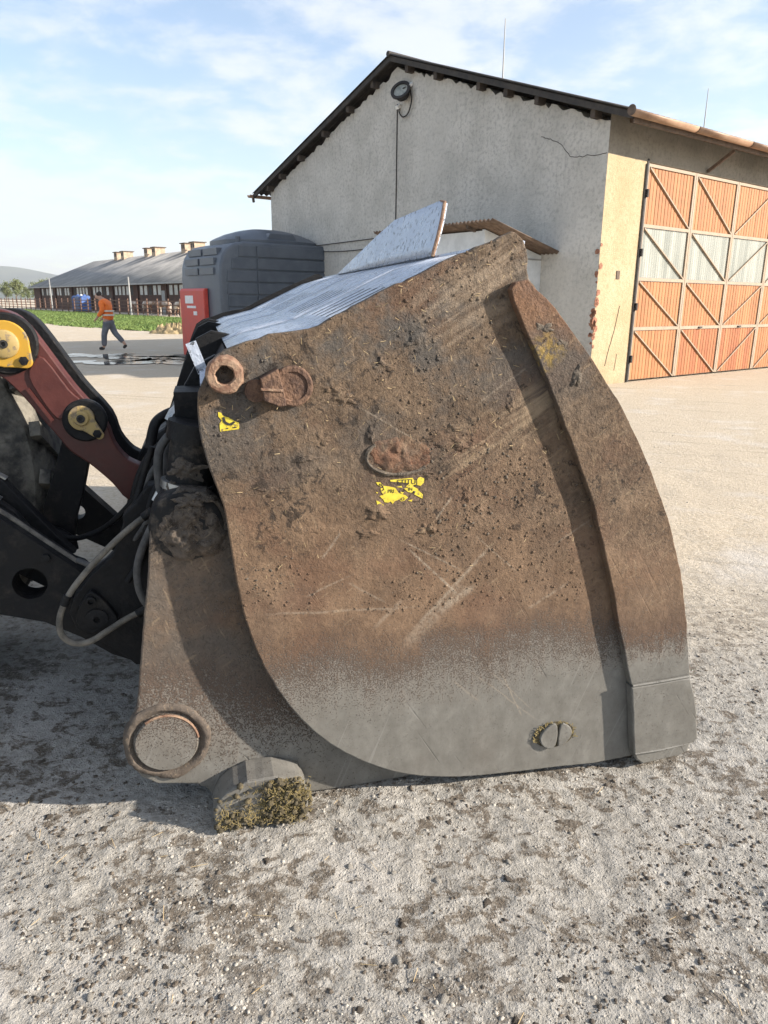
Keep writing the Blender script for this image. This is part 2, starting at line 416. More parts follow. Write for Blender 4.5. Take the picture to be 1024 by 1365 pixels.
    if name == 'caked_wear_plate':
        dd = t.math('ADD', t.math('ABSOLUTE', t.math('ADD', X[0], 0.425)), t.math('ABSOLUTE', t.math('SUBTRACT', X[2], 1.375)))
        ys = t.math('MULTIPLY', t.rng(dd, 0.03, 0.085, 1.0, 0.0), t.rng(t.noise(60, 5, 0.7), 0.42, 0.6))
        col = t.mix(t.math('MULTIPLY', ys, 0.65), col, (0.36, 0.245, 0.06))
        col = t.mix(t.math('MULTIPLY', t.rng(X[2], 1.36, 1.50), 0.5), col, (0.235, 0.115, 0.062))
    if rust:
        col = t.mix(t.math('MULTIPLY', t.rng(t.noise(7, 5, 0.65), 0.42, 0.62), rust), col, (0.20, 0.085, 0.045))
    rough = t.mix(keep, (0.46, 0.46, 0.46), (0.95, 0.95, 0.95))
    h = t.math('ADD', t.math('MULTIPLY', mid, 1.2), t.math('ADD', t.math('MULTIPLY', fine, 0.55), t.math('MULTIPLY', grit, 0.2)))
    h = t.math('MULTIPLY', h, t.math('MULTIPLY', t.rng(keep, 0, 1, 0.10, 1.0), t.rng(t.math('ADD', X[2], t.math('MULTIPLY', t.math('SUBTRACT', big, 0.5), 0.5)), 0.60, 1.05, 0.40, 1.15)))
    h = t.math('ADD', h, t.math('MULTIPLY', keep, 0.12))
    h = t.math('SUBTRACT', h, t.math('MULTIPLY', sc, 0.06))
    sepr = t.xyz(rough)
    return t.done(col, sepr[0], 0.0, t.bump(h, 0.013, 1.0), Specular_IOR_Level=0.35)
SCR = [((-0.50, 0.42), (-0.40, 0.22), 0.004, 0.5), ((-0.58, 0.46), (-0.36, 0.24), 0.003, 0.4), ((-0.66, 0.40), (-0.55, 0.30), 0.006, 0.35), ((-1.10, 0.70), (-0.95, 0.76), 0.005, 0.4), ((-0.9, 0.58), (-0.80, 0.68), 0.010, 0.35), ((-0.82, 0.50), (-0.60, 0.72), 0.035, 0.35), ((-0.35, 0.80), (-0.22, 0.88), 0.005, 0.4), ((-0.80, 0.83), (-0.63, 0.66), 0.006, 0.8), ((-0.83, 0.86), (-0.62, 0.74), 0.004, 0.6), ((-0.78, 0.56), (-0.52, 0.84), 0.010, 0.55),
       ((-0.72, 0.90), (-0.66, 0.98), 0.006, 0.6), ((-0.70, 0.62), (-0.58, 0.70), 0.018, 0.5), ((-1.05, 0.80), (-0.98, 0.90), 0.006, 0.5), ((-1.24, 0.66), (-0.72, 0.64), 0.006, 0.4),
       ((-0.60, 0.86), (-0.45, 0.72), 0.004, 0.5), ((-0.42, 0.60), (-0.28, 0.68), 0.008, 0.4), ((-0.12, 0.72), (-0.02, 0.62), 0.004, 0.6), ((-0.1, 0.9), (0.0, 0.84), 0.004, 0.5),
       ((-0.95, 1.24), (-0.75, 1.12), 0.004, 0.45), ((-0.62, 1.22), (-0.45, 1.34), 0.005, 0.4), ((-0.98, 0.74), (-0.85, 0.66), 0.005, 0.4), ((-0.62, 0.44), (-0.34, 0.20), 0.004, 0.35)]
M_side = bucket_material('caked_side_plate', 0.45, 0.15)
M_strip = bucket_material('caked_wear_plate', 0.47, 0.07, 0.0, False)
M_carrier = bucket_material('caked_carrier', 0.33, 0.17, 0.0, False, 0.52)
M_carrier2 = bucket_material('caked_foot', -0.02, 0.06, 0.0, False, 0.5)
def black_paint(name, dust=0.4):
    t = Mt(name)
    n = t.noise(6, 6, 0.65); d = t.rng(t.noise(17, 6, 0.72), 0.48, 0.72)
    c = t.mix(t.math('MULTIPLY', d, dust), t.mix(n, (0.0045, 0.0047, 0.0055), (0.012, 0.0125, 0.014)), (0.085, 0.070, 0.056))
    return t.done(c, t.rng(n, 0.3, 0.7, 0.45, 0.75), 0.0, t.bump(t.noise(70, 4), 0.003), Specular_IOR_Level=0.22)
M_black = black_paint('black_paint', 0.12)
M_blackdust = black_paint('dusty_black_paint', 0.26)
M_muddyblack = black_paint('muddy_black_paint', 0.9)
M_rubber = plain('hose_rubber', (0.035, 0.035, 0.036), (0.085, 0.083, 0.08), 35, 0.75, 0, 0.002, 120)
M_hosedust = plain('dusty_hose', (0.060, 0.056, 0.049), (0.20, 0.18, 0.15), 14, 0.85, 0, 0.003, 150)
M_chrome = plain('fitting_steel', (0.28, 0.28, 0.28), (0.45, 0.45, 0.44), 30, 0.35, 0.9)
M_rust = plain('rusty_steel', (0.055, 0.029, 0.020), (0.165, 0.098, 0.064), 32, 0.9, 0, 0.006, 110)
M_scar = bucket_material('caked_scar', -1, 0.1, 0.5, False)
M_rustlight = plain('rust_worn_rim', (0.145, 0.072, 0.044), (0.28, 0.19, 0.13), 40, 0.85, 0, 0.004, 120)
def tread_plate():
    t = Mt('pale_back_plate')
    n = t.noise(5, 5, 0.6); dr = t.rng(t.noise(48, 4, 0.7), 0.575, 0.64); big = t.rng(t.noise(7, 6, 0.7, t.mapp(loc=(2, 5, 1))), 0.60, 0.70)
    c = t.mix(n, (0.33, 0.375, 0.455), (0.47, 0.52, 0.61))
    run = t.rng(t.noise(7, 5, 0.65, t.mapp(scale=(0.5, 5, 0.5))), 0.56, 0.74)
    c = t.mix(t.math('MULTIPLY', run, 0.40), c, (0.25, 0.25, 0.26))
    c = t.mix(t.math('MULTIPLY', dr, 0.85), c, (0.045, 0.045, 0.05))
    c = t.mix(t.math('MULTIPLY', big, 0.75), c, (0.06, 0.055, 0.05))
    return t.done(c, t.rng(n, 0.3, 0.7, 0.20, 0.40), 0.0, t.bump(t.math('ADD', dr, t.noise(90, 3)), 0.003))
M_pale = tread_plate()
M_redpaint = plain('dull_red_paint', (0.050, 0.0095, 0.0075), (0.078, 0.017, 0.0125), 7, 0.5, 0, 0.001, 60)
def worn_yellow(name, worn, base=(0.45, 0.255, 0.025)):
    t = Mt(name); n = t.noise(26, 5, 0.65)
    c = t.mix(t.rng(n, worn, worn + 0.06), base, t.mix(t.noise(60), (0.05, 0.04, 0.03), (0.36, 0.27, 0.15)))
    return t.done(c, 0.55)
M_yellow = worn_yellow('yellow_pin_cap', 0.57)
M_yellowworn = worn_yellow('worn_yellow_pin_cap', 0.50, (0.36, 0.26, 0.10))
def sticker_mat():
    t = Mt('worn_yellow_sticker'); n = t.rng(t.noise(75, 5, 0.75), 0.55, 0.63)
    c = t.mix(t.rng(t.noise(40, 3), 0.3, 0.7), (0.52, 0.40, 0.025), (0.64, 0.52, 0.05))
    return t.done(t.mix(t.math('MULTIPLY', n, 0.9), c, (0.12, 0.085, 0.058)), 0.6)
M_sticker = sticker_mat()
M_ink_shade = plain('ink_and_slot_shade', (0.01, 0.01, 0.01), (0.03, 0.028, 0.025), 50, 0.7)
M_yspray = plain('yellow_paint_smear', (0.42, 0.28, 0.05), (0.58, 0.42, 0.10), 45, 0.85)
M_tyre = plain('dusty_tyre', (0.035, 0.034, 0.032), (0.20, 0.185, 0.155), 11, 0.9, 0, 0.01, 40)
M_tyreblack = plain('tyre_sidewall', (0.012, 0.012, 0.012), (0.05, 0.047, 0.042), 9, 0.8)

def plaster(name, c1, c2, dirt, z_low):
    t = Mt(name); X = t.xyz()
    n = t.noise(1.3, 6, 0.62); f = t.noise(14, 5, 0.7)
    c = t.mix(t.rng(n, 0.35, 0.66), c1, c2)
    c = t.mix(t.math('MULTIPLY', t.rng(f, 0.46, 0.64), 0.55), c, dirt)
    run = t.noise(3.2, 5, 0.65, t.mapp(scale=(2.2, 2.2, 0.22)))
    c = t.mix(t.math('MULTIPLY', t.rng(run, 0.55, 0.72), 0.42), c, dirt)
    c = t.mix(t.math('MULTIPLY', t.rng(t.noise(0.55, 4, 0.6, t.mapp(loc=(2, 7, 3))), 0.48, 0.62), 0.35), c, c2)
    low = t.math('ADD', X[2], t.math('MULTIPLY', t.math('SUBTRACT', t.noise(2.0, 5), 0.5), 1.6))
    c = t.mix(t.rng(low, z_low + 0.5, z_low - 0.6, 0.0, 0.55), c, t.mix(f, dirt, (0.30, 0.22, 0.16)))
    return t.done(c, 0.95, 0, t.bump(t.math('ADD', f, t.noise(50, 4)), 0.02, 0.7), Specular_IOR_Level=0.2)
M_gable = plaster('grey_roughcast', (0.475, 0.455, 0.415), (0.58, 0.555, 0.51), (0.29, 0.28, 0.26), 0.6)
M_cream = plaster('cream_render', (0.38, 0.30, 0.185), (0.44, 0.36, 0.24), (0.30, 0.23, 0.14), 0.3)
M_band = plaster('grey_lintel_with_shade', (0.20, 0.185, 0.16), (0.275, 0.255, 0.22), (0.13, 0.12, 0.105), -5)  # grey plaster band, darkened to carry the shade of the eaves
M_brick = plain('crumbling_brick', (0.20, 0.075, 0.045), (0.33, 0.17, 0.11), 20, 0.95, 0, 0.02, 40)
M_roofdark = plain('dark_roof_sheet', (0.022, 0.020, 0.019), (0.06, 0.052, 0.046), 6, 0.85)
M_timber = plain('old_timber', (0.07, 0.05, 0.037), (0.15, 0.11, 0.085), 8, 0.9)
M_purlin = plain('weathered_purlin', (0.03, 0.024, 0.02), (0.085, 0.066, 0.052), 8, 0.9)
M_gutter = plain('brown_gutter', (0.22, 0.125, 0.075), (0.36, 0.235, 0.155), 3, 0.55)
def board_mat(name, a, b):
    t = Mt(name); inf = t.t.nodes.new('ShaderNodeObjectInfo')
    g = t.noise(9, 5, 0.6, t.mapp(scale=(6, 6, 0.35)))
    kn = t.rng(t.noise(7, 2, 0.5), 0.68, 0.75)
    c = t.mix(t.rng(g, 0.3, 0.7), a, b)
    c = t.mix(t.math('MULTIPLY', inf.outputs['Random'], 0.45), c, (0.42, 0.215, 0.085))
    c = t.mix(t.math('MULTIPLY', kn, 0.6), c, (0.22, 0.08, 0.03))
    return t.done(c, 0.7)
M_board = board_mat('orange_board', (0.255, 0.092, 0.030), (0.335, 0.140, 0.050))
M_board2 = board_mat('redder_board', (0.24, 0.066, 0.020), (0.30, 0.100, 0.034))
M_frame = plain('taupe_door_frame', (0.25, 0.19, 0.135), (0.33, 0.26, 0.19), 5, 0.65)
def frosted():
    t = Mt('ribbed_translucent_pane')
    s = t.noise(1.6, 4, 0.6, t.mapp(scale=(3.5, 3.5, 0.25)))
    c = t.mix(t.rng(s, 0.3, 0.7), (0.20, 0.215, 0.195), (0.34, 0.35, 0.315))
    w = t.t.nodes.new('ShaderNodeTexWave'); w.inputs['Scale'].default_value = 4.0; t.put(t.o, w.inputs['Vector'])
    return t.done(c, 0.35, 0, t.bump(w.outputs['Fac'], 0.01))
M_frost = frosted()
M_iron = plain('black_iron', (0.012, 0.011, 0.011), (0.035, 0.03, 0.028), 9, 0.7)
M_shedwall = plain('pale_shed_wall', (0.52, 0.54, 0.55), (0.66, 0.68, 0.69), 4, 0.7)
M_corr = plain('brown_corrugated_sheet', (0.10, 0.065, 0.045), (0.20, 0.14, 0.10), 6, 0.85)
M_tank = plain('grey_polyethylene', (0.078, 0.092, 0.114), (0.105, 0.120, 0.143), 3, 0.42)
M_tankred = plain('red_pump_cabinet', (0.50, 0.055, 0.040), (0.60, 0.085, 0.06), 4, 0.5)
M_white = plain('white_label', (0.72, 0.72, 0.70), (0.82, 0.82, 0.80), 8, 0.6)
M_stabwall = plain('dark_brick_stable', (0.055, 0.030, 0.024), (0.115, 0.062, 0.045), 1.2, 0.95)
M_stabroof = plain('weathered_grey_roof', (0.15, 0.15, 0.148), (0.27, 0.265, 0.255), 0.45, 0.9)
M_pane = plain('dull_window_pane', (0.30, 0.31, 0.30), (0.50, 0.51, 0.49), 0.7, 0.25)
M_chim = plain('pale_brick_vent', (0.30, 0.22, 0.16), (0.47, 0.38, 0.28), 2, 0.9)
M_fence = plain('rusty_rail', (0.10, 0.055, 0.04), (0.20, 0.12, 0.085), 1.0, 0.9)
M_pole = plain('galvanised_pole', (0.26, 0.26, 0.255), (0.38, 0.38, 0.37), 2, 0.6)
M_blue = plain('blue_plastic', (0.035, 0.085, 0.26), (0.07, 0.15, 0.38), 1.5, 0.5)
M_grass = plain('grass_blade', (0.075, 0.135, 0.028), (0.15, 0.205, 0.055), 0.6, 0.85)
M_leaf = plain('spring_leaf', (0.085, 0.115, 0.04), (0.17, 0.185, 0.075), 0.4, 0.85)
M_bark = plain('bark', (0.08, 0.06, 0.045), (0.15, 0.12, 0.095), 4, 0.95)
M_hill = plain('wooded_hill', (0.045, 0.06, 0.045), (0.085, 0.10, 0.065), 0.004, 0.95)
M_field = plain('distant_field', (0.16, 0.17, 0.075), (0.26, 0.25, 0.13), 0.01, 0.95)
M_orange = plain('orange_hi_vis', (0.78, 0.155, 0.02), (0.86, 0.21, 0.035), 9, 0.75)
M_reflect = plain('grey_reflective_tape', (0.55, 0.50, 0.40), (0.68, 0.64, 0.55), 9, 0.4)
M_trouser = plain('grey_work_trousers', (0.10, 0.105, 0.12), (0.16, 0.165, 0.185), 8, 0.9)
M_shoe = plain('dark_shoe', (0.015, 0.013, 0.012), (0.04, 0.035, 0.03), 12, 0.7)
M_skin = plain('skin', (0.40, 0.23, 0.16), (0.48, 0.29, 0.21), 12, 0.55)
M_hair = plain('dark_hair', (0.02, 0.016, 0.013), (0.05, 0.04, 0.032), 40, 0.8)
M_cow = plain('brown_and_white_hide', (0.17, 0.075, 0.04), (0.60, 0.55, 0.48), 1.6, 0.9, detail=1)
def water():
    t = Mt('puddle_water'); n = t.noise(7, 3)
    return t.done((0.09, 0.08, 0.065), 0.04, 0, t.bump(n, 0.002), IOR=1.33)
M_water = water()

# ------------------------------------------------------------------ ground: one sheet out to the horizon
def axis(dense0, dense1, step, lo, hi, g):
    a = list(np.arange(dense0, dense1 + step/2, step)); s = step; x = a[-1]
    while x < hi: s *= g; x += s; a.append(x)
    b = []; s = step; x = dense0
    while x > lo: s *= g; x -= s; b.append(x)
    return np.array(b[::-1] + a)
gx = axis(-2.0, 2.3, 0.012, -7000, 7000, 1.09)
gy = axis(0.72, 3.3, 0.012, -300, 8000, 1.06)
def ground_h(x, y):
    d = np.hypot(x, y)
    f1 = np.clip(1.4 - d / 14, 0, 1); f2 = np.clip(1.3 - d / 6, 0, 1)
    h = 0.016 * vnoise(x, y, 1.4, 1) * f1 + 0.014 * vnoise(x, y, 4.5, 2) * f1 + 0.007 * vnoise(x, y, 13, 3) * f2 + 0.005 * vnoise(x, y, 31, 4) * f2 + 0.004 * vnoise(x, y, 70, 5) * f2
    return h - 0.006
GX, GY = np.meshgrid(gx, gy)
GZ = ground_h(GX, GY)
nx, ny = len(gx), len(gy)
idx = np.arange(nx * ny).reshape(ny, nx)
F = np.stack([idx[:-1, :-1], idx[:-1, 1:], idx[1:, 1:], idx[1:, :-1]], -1).reshape(-1, 4)
ground = poly_mesh('ground', np.stack([GX, GY, GZ], -1).reshape(-1, 3), F, M_ground, None, True)
ground['kind'] = 'structure'

# loose stones: gravel as one mass, the larger ones singly
def yard_points(n, y0, y1, x0=-1.0, x1=1.1):
    t = RNG.random(n); y = 1.0 / (1.0/y0 + t * (1.0/y1 - 1.0/y0))
    x = (x0 + (x1 - x0) * RNG.random(n)) * y * 0.62
    return x, y
x, y = yard_points(12000, 0.85, 9.0)
keep = vnoise(x, y, 1.9, 21) + 0.5 * vnoise(x, y, 6, 22) + 0.25 * RNG.random(len(x)) > 0.02
x, y = x[keep], y[keep]
s = 0.0016 + 0.0042 * RNG.random(len(x)) ** 3.0; s = s * (1 + 0.12 * y)
g = scatter('gravel', np.stack([x, y, ground_h(x, y) - s * 0.15], -1), s, M_stone)
g['kind'] = 'stuff'; g['label'] = 'loose pale gravel strewn over the yard'; g['category'] = 'gravel'
V1, F1 = ico_arrays(2)
def lump(name, jit, flat, mat, seed):
    r = np.random.default_rng(seed); W = V1.copy()
    n = vnoise(W[:, 0] + 9, W[:, 1] + W[:, 2] * 0.7 + 5, 1.7, seed) + 0.5 * vnoise(W[:, 2] + 3, W[:, 1] - W[:, 0], 3.5, seed + 1)
    W = W * (1 + jit * n[:, None]) * np.array(flat)
    o = poly_mesh(name, W, F1, mat, None, True); return o
protos = [lump('stone', 0.5, (1, 0.75, 0.55), M_stone, 40 + k) for k in range(4)]
clods = [lump('earth_clod', 1.5, (1, 0.7, 0.30), M_clod, 60 + k) for k in range(4)]
def place_lumps(protos, n, smin, smax, sink, seed):
    x, y = yard_points(n, 0.95, 3.2)
    first = [True] * len(protos)
    for k in range(n):
        i = k % len(protos)
        o = protos[i] if first[i] else protos[i].copy()
        if not first[i]: COL.objects.link(o)
        first[i] = False
        sz = smin + (smax - smin) * random.random() ** 2.5
        o.location = (x[k], y[k], float(ground_h(np.array([x[k]]), np.array([y[k]]))[0]) + sz * sink)
        o.scale = (sz, sz, sz); o.rotation_euler = (random.uniform(-.2, .2), random.uniform(-.2, .2), random.uniform(0, 6.28))
        o.parent = ground
place_lumps(protos, 200, 0.005, 0.014, -0.05, 1)
place_lumps(clods, 160, 0.005, 0.017, -0.06, 2)
# crumbs of earth dropped from the bucket
x, y = yard_points(20000, 1.0, 3.8); k_ = (vnoise(x, y, 1.7, 51) + 0.7*vnoise(x, y, 7, 52) + 0.3*RNG.random(len(x)) > 0.16) & (y > 1.05 + 0.5*RNG.random(len(x)))
x, y = x[k_], y[k_]; s = 0.0014 + 0.007*RNG.random(len(x))**3.4
g = scatter('earth_crumbs', np.stack([x, y, ground_h(x, y) + s*0.05], -1), s, M_clod, None, 0.5, (1, 0.75, 0.38)); g['kind'] = 'stuff'; g['label'] = 'dark crumbs of damp earth strewn round the bucket'; g['category'] = 'earth'
# bits of straw trodden into the yard
n = 260; x, y = yard_points(n, 0.95, 3.4); a = RNG.random(n) * 6.283; L = 0.005 + 0.02 * RNG.random(n)**2; z = ground_h(x, y) + 0.004
dx, dy = np.cos(a) * L, np.sin(a) * L; px, py = -np.sin(a) * 0.0006, np.cos(a) * 0.0006
V = np.stack([np.stack([x-dx-px, y-dy-py, z], -1), np.stack([x+dx-px, y+dy-py, z+0.004], -1), np.stack([x+dx+px, y+dy+py, z+0.005], -1), np.stack([x-dx+px, y-dy+py, z+0.001], -1)], 1)
st = poly_mesh('straw_litter', V.reshape(-1, 3), np.arange(4*n).reshape(-1, 4), M_straw)
st['kind'] = 'stuff'; st['label'] = 'scattered straw stalks lying on the yard'; st['category'] = 'straw'
# puddles in the yard beyond the machine
def puddle(cx, cy, rx, ry, rot, seed):
    P = []
    for k in range(64):
        th = 2*math.pi*k/64
        r = 1 + 1.3*float(vnoise(np.array([2+math.cos(th)*1.3]), np.array([2+math.sin(th)*1.3]), 1.6, seed)[0]) + 1.0*float(vnoise(np.array([2+math.cos(th)]), np.array([2+math.sin(th)]), 5, seed+1)[0])
        x, y = rx*r*math.cos(th), ry*r*math.sin(th)
        P.append((cx + x*math.cos(rot) - y*math.sin(rot), cy + x*math.sin(rot) + y*math.cos(rot), 0.012))
    me = bpy.data.meshes.new('puddle'); me.from_pydata(P, [], [list(range(64))])
    o = link('puddle', me, M_water); o['kind'] = 'structure'; return o
for i, p in enumerate([(-8.1, 20.6, 1.3, 0.75, 0.02), (-6.4, 20.2, 0.9, 0.85, 0.3), (-5.2, 20.6, 1.3, 0.6, 0.12), (-6.1, 19.3, 0.7, 0.7, 0.25), (-7.4, 18.4, 1.1, 0.45, -0.03), (-5.6, 18.6, 0.8, 0.6, 0.35), (-4.9, 19.7, 0.9, 0.5, 0.2), (-6.7, 19.0, 0.4, 0.10, 0.5)]):
    puddle(*p, 80 + 3*i)
# ------------------------------------------------------------------ the loader bucket (local x = along the side plate, y = across the bucket, z = up)
BO, BA = (0.8422, 2.1718, 0.0), R(13.5)
bucket = tag(empty('loader_bucket', BO, BA), 'big earth-caked loader bucket resting on the gravel yard', 'bucket')
BW = 3.5
PLATE = [(-1.255,1.39),(-1.193,1.411),(-1.137,1.424),(-1.066,1.433),(-1.012,1.457),(-0.934,1.499),(-0.836,1.544),(-0.736,1.591),(-0.646,1.63),(-0.575,1.659),(-0.543,1.675),(-0.518,1.677),(-0.495,1.66),(-0.479,1.613),(-0.474,1.56),(-0.392,1.489),(-0.266,1.347),(-0.157,1.208),(-0.051,1.036),(0.034,0.867),(0.103,0.689),(0.147,0.504),(0.183,0.31),(0.207,0.136),(-0.001,0.026),(-0.277,0.025),(-0.54,0.034),(-0.667,0.049),(-0.779,0.075),(-0.876,0.117),(-0.981,0.183),(-1.071,0.266),(-1.147,0.368),(-1.213,0.497),(-1.254,0.629),(-1.277,0.753),(-1.291,0.884),(-1.302,0.978),(-1.33,1.07),(-1.348,1.15),(-1.354,1.208),(-1.348,1.274),(-1.327,1.326),(-1.3,1.372)]
def densify(P, d=0.018, amp=0.0025, seed=3, top=None):
    r = random.Random(seed); out = []
    for i, p in enumerate(P):
        q = P[(i+1) % len(P)]; L = math.hypot(q[0]-p[0], q[1]-p[1]); n = max(1, int(L/d))
        for k in range(n):
            t = k/n; x, z = p[0]+(q[0]-p[0])*t, p[1]+(q[1]-p[1])*t
            a = amp if (top is None or z > top) else amp * 0.15
            out.append((x + r.uniform(-a, a), z + r.uniform(-a, a)))
    return out
MB().prism(densify(smooth2(PLATE, 2), top=1.2), 0.0, 0.032, 0.004).build('side_plate', M_side, bucket)
STRIP = [(-0.535,1.534),(-0.523,1.551),(-0.49,1.559),(-0.405,1.489),(-0.28,1.35),(-0.173,1.211),(-0.068,1.043),(0.016,0.876),(0.084,0.7),(0.13,0.517),(0.168,0.326),(-0.045,0.315),(-0.067,0.385),(-0.1,0.488),(-0.165,0.715),(-0.241,0.937),(-0.33,1.13),(-0.412,1.294),(-0.487,1.431),(-0.526,1.504)]
MB().prism(densify(STRIP, 0.03, 0.0015, 5), -0.030, -0.0005, 0.003).build('wear_plate', M_strip, bucket)
SHOE = [(-0.049,0.311),(0.165,0.322),(0.190,0.255),(0.208,0.19),(0.226,0.083),(0.200,0.070),(0.10,0.058),(-0.012,0.060)]
so_ = MB().prism(densify(SHOE, 0.03, 0.001, 8), -0.038, -0.0005, 0.005).build('corner_shoe', M_strip, bucket)
LIP = [(-0.010,0.058),(0.205,0.066),(0.20,0.035),(0.17,0.022),(0.03,0.010),(0.005,0.03)]
MB().prism(LIP, -0.030, 0.06, 0.006).build('cutting_edge_end', M_strip, bucket)
MB().box((-0.30, 0.06, 0.030), (0.235, BW - 0.06, 0.058)).build('cutting_edge', M_strip, bucket)
# weld beads
wb = MB(); wb.tube([(-0.046, -0.036, 0.317), (0.06, -0.037, 0.322), (0.16, -0.036, 0.327)], 0.005, 6)
wb.build('weld_bead', M_strip, bucket, True)
wb = MB(); wb.tube([(-0.008, -0.036, 0.060), (0.09, -0.037, 0.062), (0.19, -0.034, 0.070)], 0.0045, 6); wb.build('weld_bead', M_strip, bucket, True)
# far side plate with its lug hole
def keyhole(P, c, r, n=20):
    k = min(range(len(P)), key=lambda i: (P[i][0]-c[0])**2 + (P[i][1]-c[1])**2)
    a0 = math.atan2(P[k][1]-c[1], P[k][0]-c[0])
    area = sum(P[i][0]*P[(i+1)%len(P)][1]-P[(i+1)%len(P)][0]*P[i][1] for i in range(len(P)))
    sgn = -1 if area > 0 else 1
    ring = [(c[0]+r*math.cos(a0+sgn*2*math.pi*j/n), c[1]+r*math.sin(a0+sgn*2*math.pi*j/n)) for j in range(n+1)]
    return P[:k+1] + ring + P[k:]
FAR = [(x, z + 0.010 if z > 1.35 else z) for x, z in PLATE[1:36]] + [(-1.36, 0.80), (-1.44, 0.88), (-1.48, 1.0), (-1.46, 1.10), (-1.43, 1.22), (-1.40, 1.29), (-1.375, 1.345), (-1.33, 1.375), (-1.26, 1.395)]
MB().prism(keyhole(FAR, (-1.325, 1.326), 0.030), BW - 0.032, BW, 0).build('side_plate', M_black, bucket)
# shell: back, floor
PROF = [(-1.262,1.345),(-1.31,1.27),(-1.325,1.15),(-1.285,0.95),(-1.262,0.75),(-1.235,0.62),(-1.19,0.50),(-1.125,0.375),(-1.05,0.275),(-0.965,0.195),(-0.865,0.13),(-0.77,0.09),(-0.66,0.065),(-0.54,0.052),(-0.28,0.046)]
n = len(PROF); V = [(x, wv, z) for wv in (0.033, BW - 0.033) for x, z in PROF]; Fs = [(i, i+1, n+i+1, n+i) for i in range(n-1)]
sh = poly_mesh('back_shell', V, Fs, M_blackdust, bucket, True)
md = sh.modifiers.new('thick', 'SOLIDIFY'); md.thickness = 0.02; md.offset = 1
# pale back plate with viewing slots and seams
PP = [(-1.262,1.362),(-1.19,1.394),(-1.135,1.407),(-1.005,1.440),(-0.97,1.457),(-0.79,1.543),(-0.64,1.615),(-0.505,1.655)]
slots = []
for c in (0.42, 1.15, 2.05, 2.85):
    for k in range(5): slots.append((c - 0.20 + k*0.10, c - 0.20 + k*0.10 + 0.022, 4, 5))
for c in (0.80, 1.72, 2.50): slots.append((c, c + 0.006, 0, 7))
wb_ = sorted({0.033, BW-0.033} | {a for a, *_ in slots} | {b for _, b, *_ in slots})
V = [(x, wv, z) for wv in wb_ for x, z in PP]; Fs = []
for j in range(len(wb_)-1):
    for i in range(len(PP)-1):
        m_ = 0.5*(wb_[j]+wb_[j+1])
        if any(a < m_ < b and i0 <= i < i1 for a, b, i0, i1 in slots): continue
        q = j*len(PP)+i; Fs.append((q, q+1, q+1+len(PP), q+len(PP)))
bp = poly_mesh('back_plate', V, Fs, M_pale, bucket)
bp.data.materials.append(M_ink_shade)  # slot walls and rims coloured black in place of shade inside the slots
md = bp.modifiers.new('thick', 'SOLIDIFY'); md.thickness = 0.020; md.offset = -1; md.material_offset_rim = 1
MB().prism([(x, z - 0.075) for x, z in PP] + [(x, z - 0.095) for x, z in PP[::-1]], 0.05, BW - 0.05).build('slot_dark_backing', M_black, bucket)  # black sheet added under the slots to keep them dark
# backing above is an added black sheet, so that slots open on a dark hollow
MB().box((-1.22, 0.06, 1.05), (-1.19, BW-0.06, 1.36)).build('stiffener', M_black, bucket)
MB().prism([(-0.505,1.63),(-0.49,1.665),(-0.475,1.66),(-0.48,1.61)], 0.033, BW-0.033, 0.003).build('top_lip', M_pale, bucket)
# spill guard standing on the lip
def guard():
    G = [((-0.500, 0.80), 1.660), ((-0.477, 0.81), 1.735), ((-0.457, 0.83), 1.800), ((-0.440, 0.86), 1.853), ((-0.436, 0.92), 1.862), ((-0.436, 1.60), 1.860), ((-0.455, 1.92), 1.812), ((-0.48, 2.35), 1.735), ((-0.500, 2.78), 1.660)]
    rows = 6; V = []; Fs = []
    top = [(u_, w_, z_) for (u_, w_), z_ in G]
    n = len(top)
    for (u_, w_, z_) in top:
        for k in range(rows):
            t = k/(rows-1); zz = 1.660 + (z_ - 1.660)*t; uu = -0.500 + 0.064*min(1, ((zz-1.66)/0.20))
            ww = w_ if z_ > 1.66 else w_
            V.append((uu, ww, zz))
    for i in range(n-1):
        for k in range(rows-1): q = i*rows+k; Fs.append((q, q+1, q+1+rows, q+rows))
    o = poly_mesh('spill_guard', V, Fs, M_pale, bucket, False)
    bm = bmesh.new(); bm.from_mesh(o.data); bmesh.ops.remove_doubles(bm, verts=bm.verts[:], dist=0.0005); bmesh.ops.dissolve_degenerate(bm, edges=bm.edges[:], dist=0.0005); bm.to_mesh(o.data); bm.free()
    m = o.modifiers.new('thick', 'SOLIDIFY'); m.thickness = 0.018; m.offset = 0
    MB().tube([(u_ - 0.002, w_ - 0.004, z_) for (u_, w_), z_ in G[:5]], 0.007, 8).build('guard_rim', M_rustlight, bucket, True)
guard()

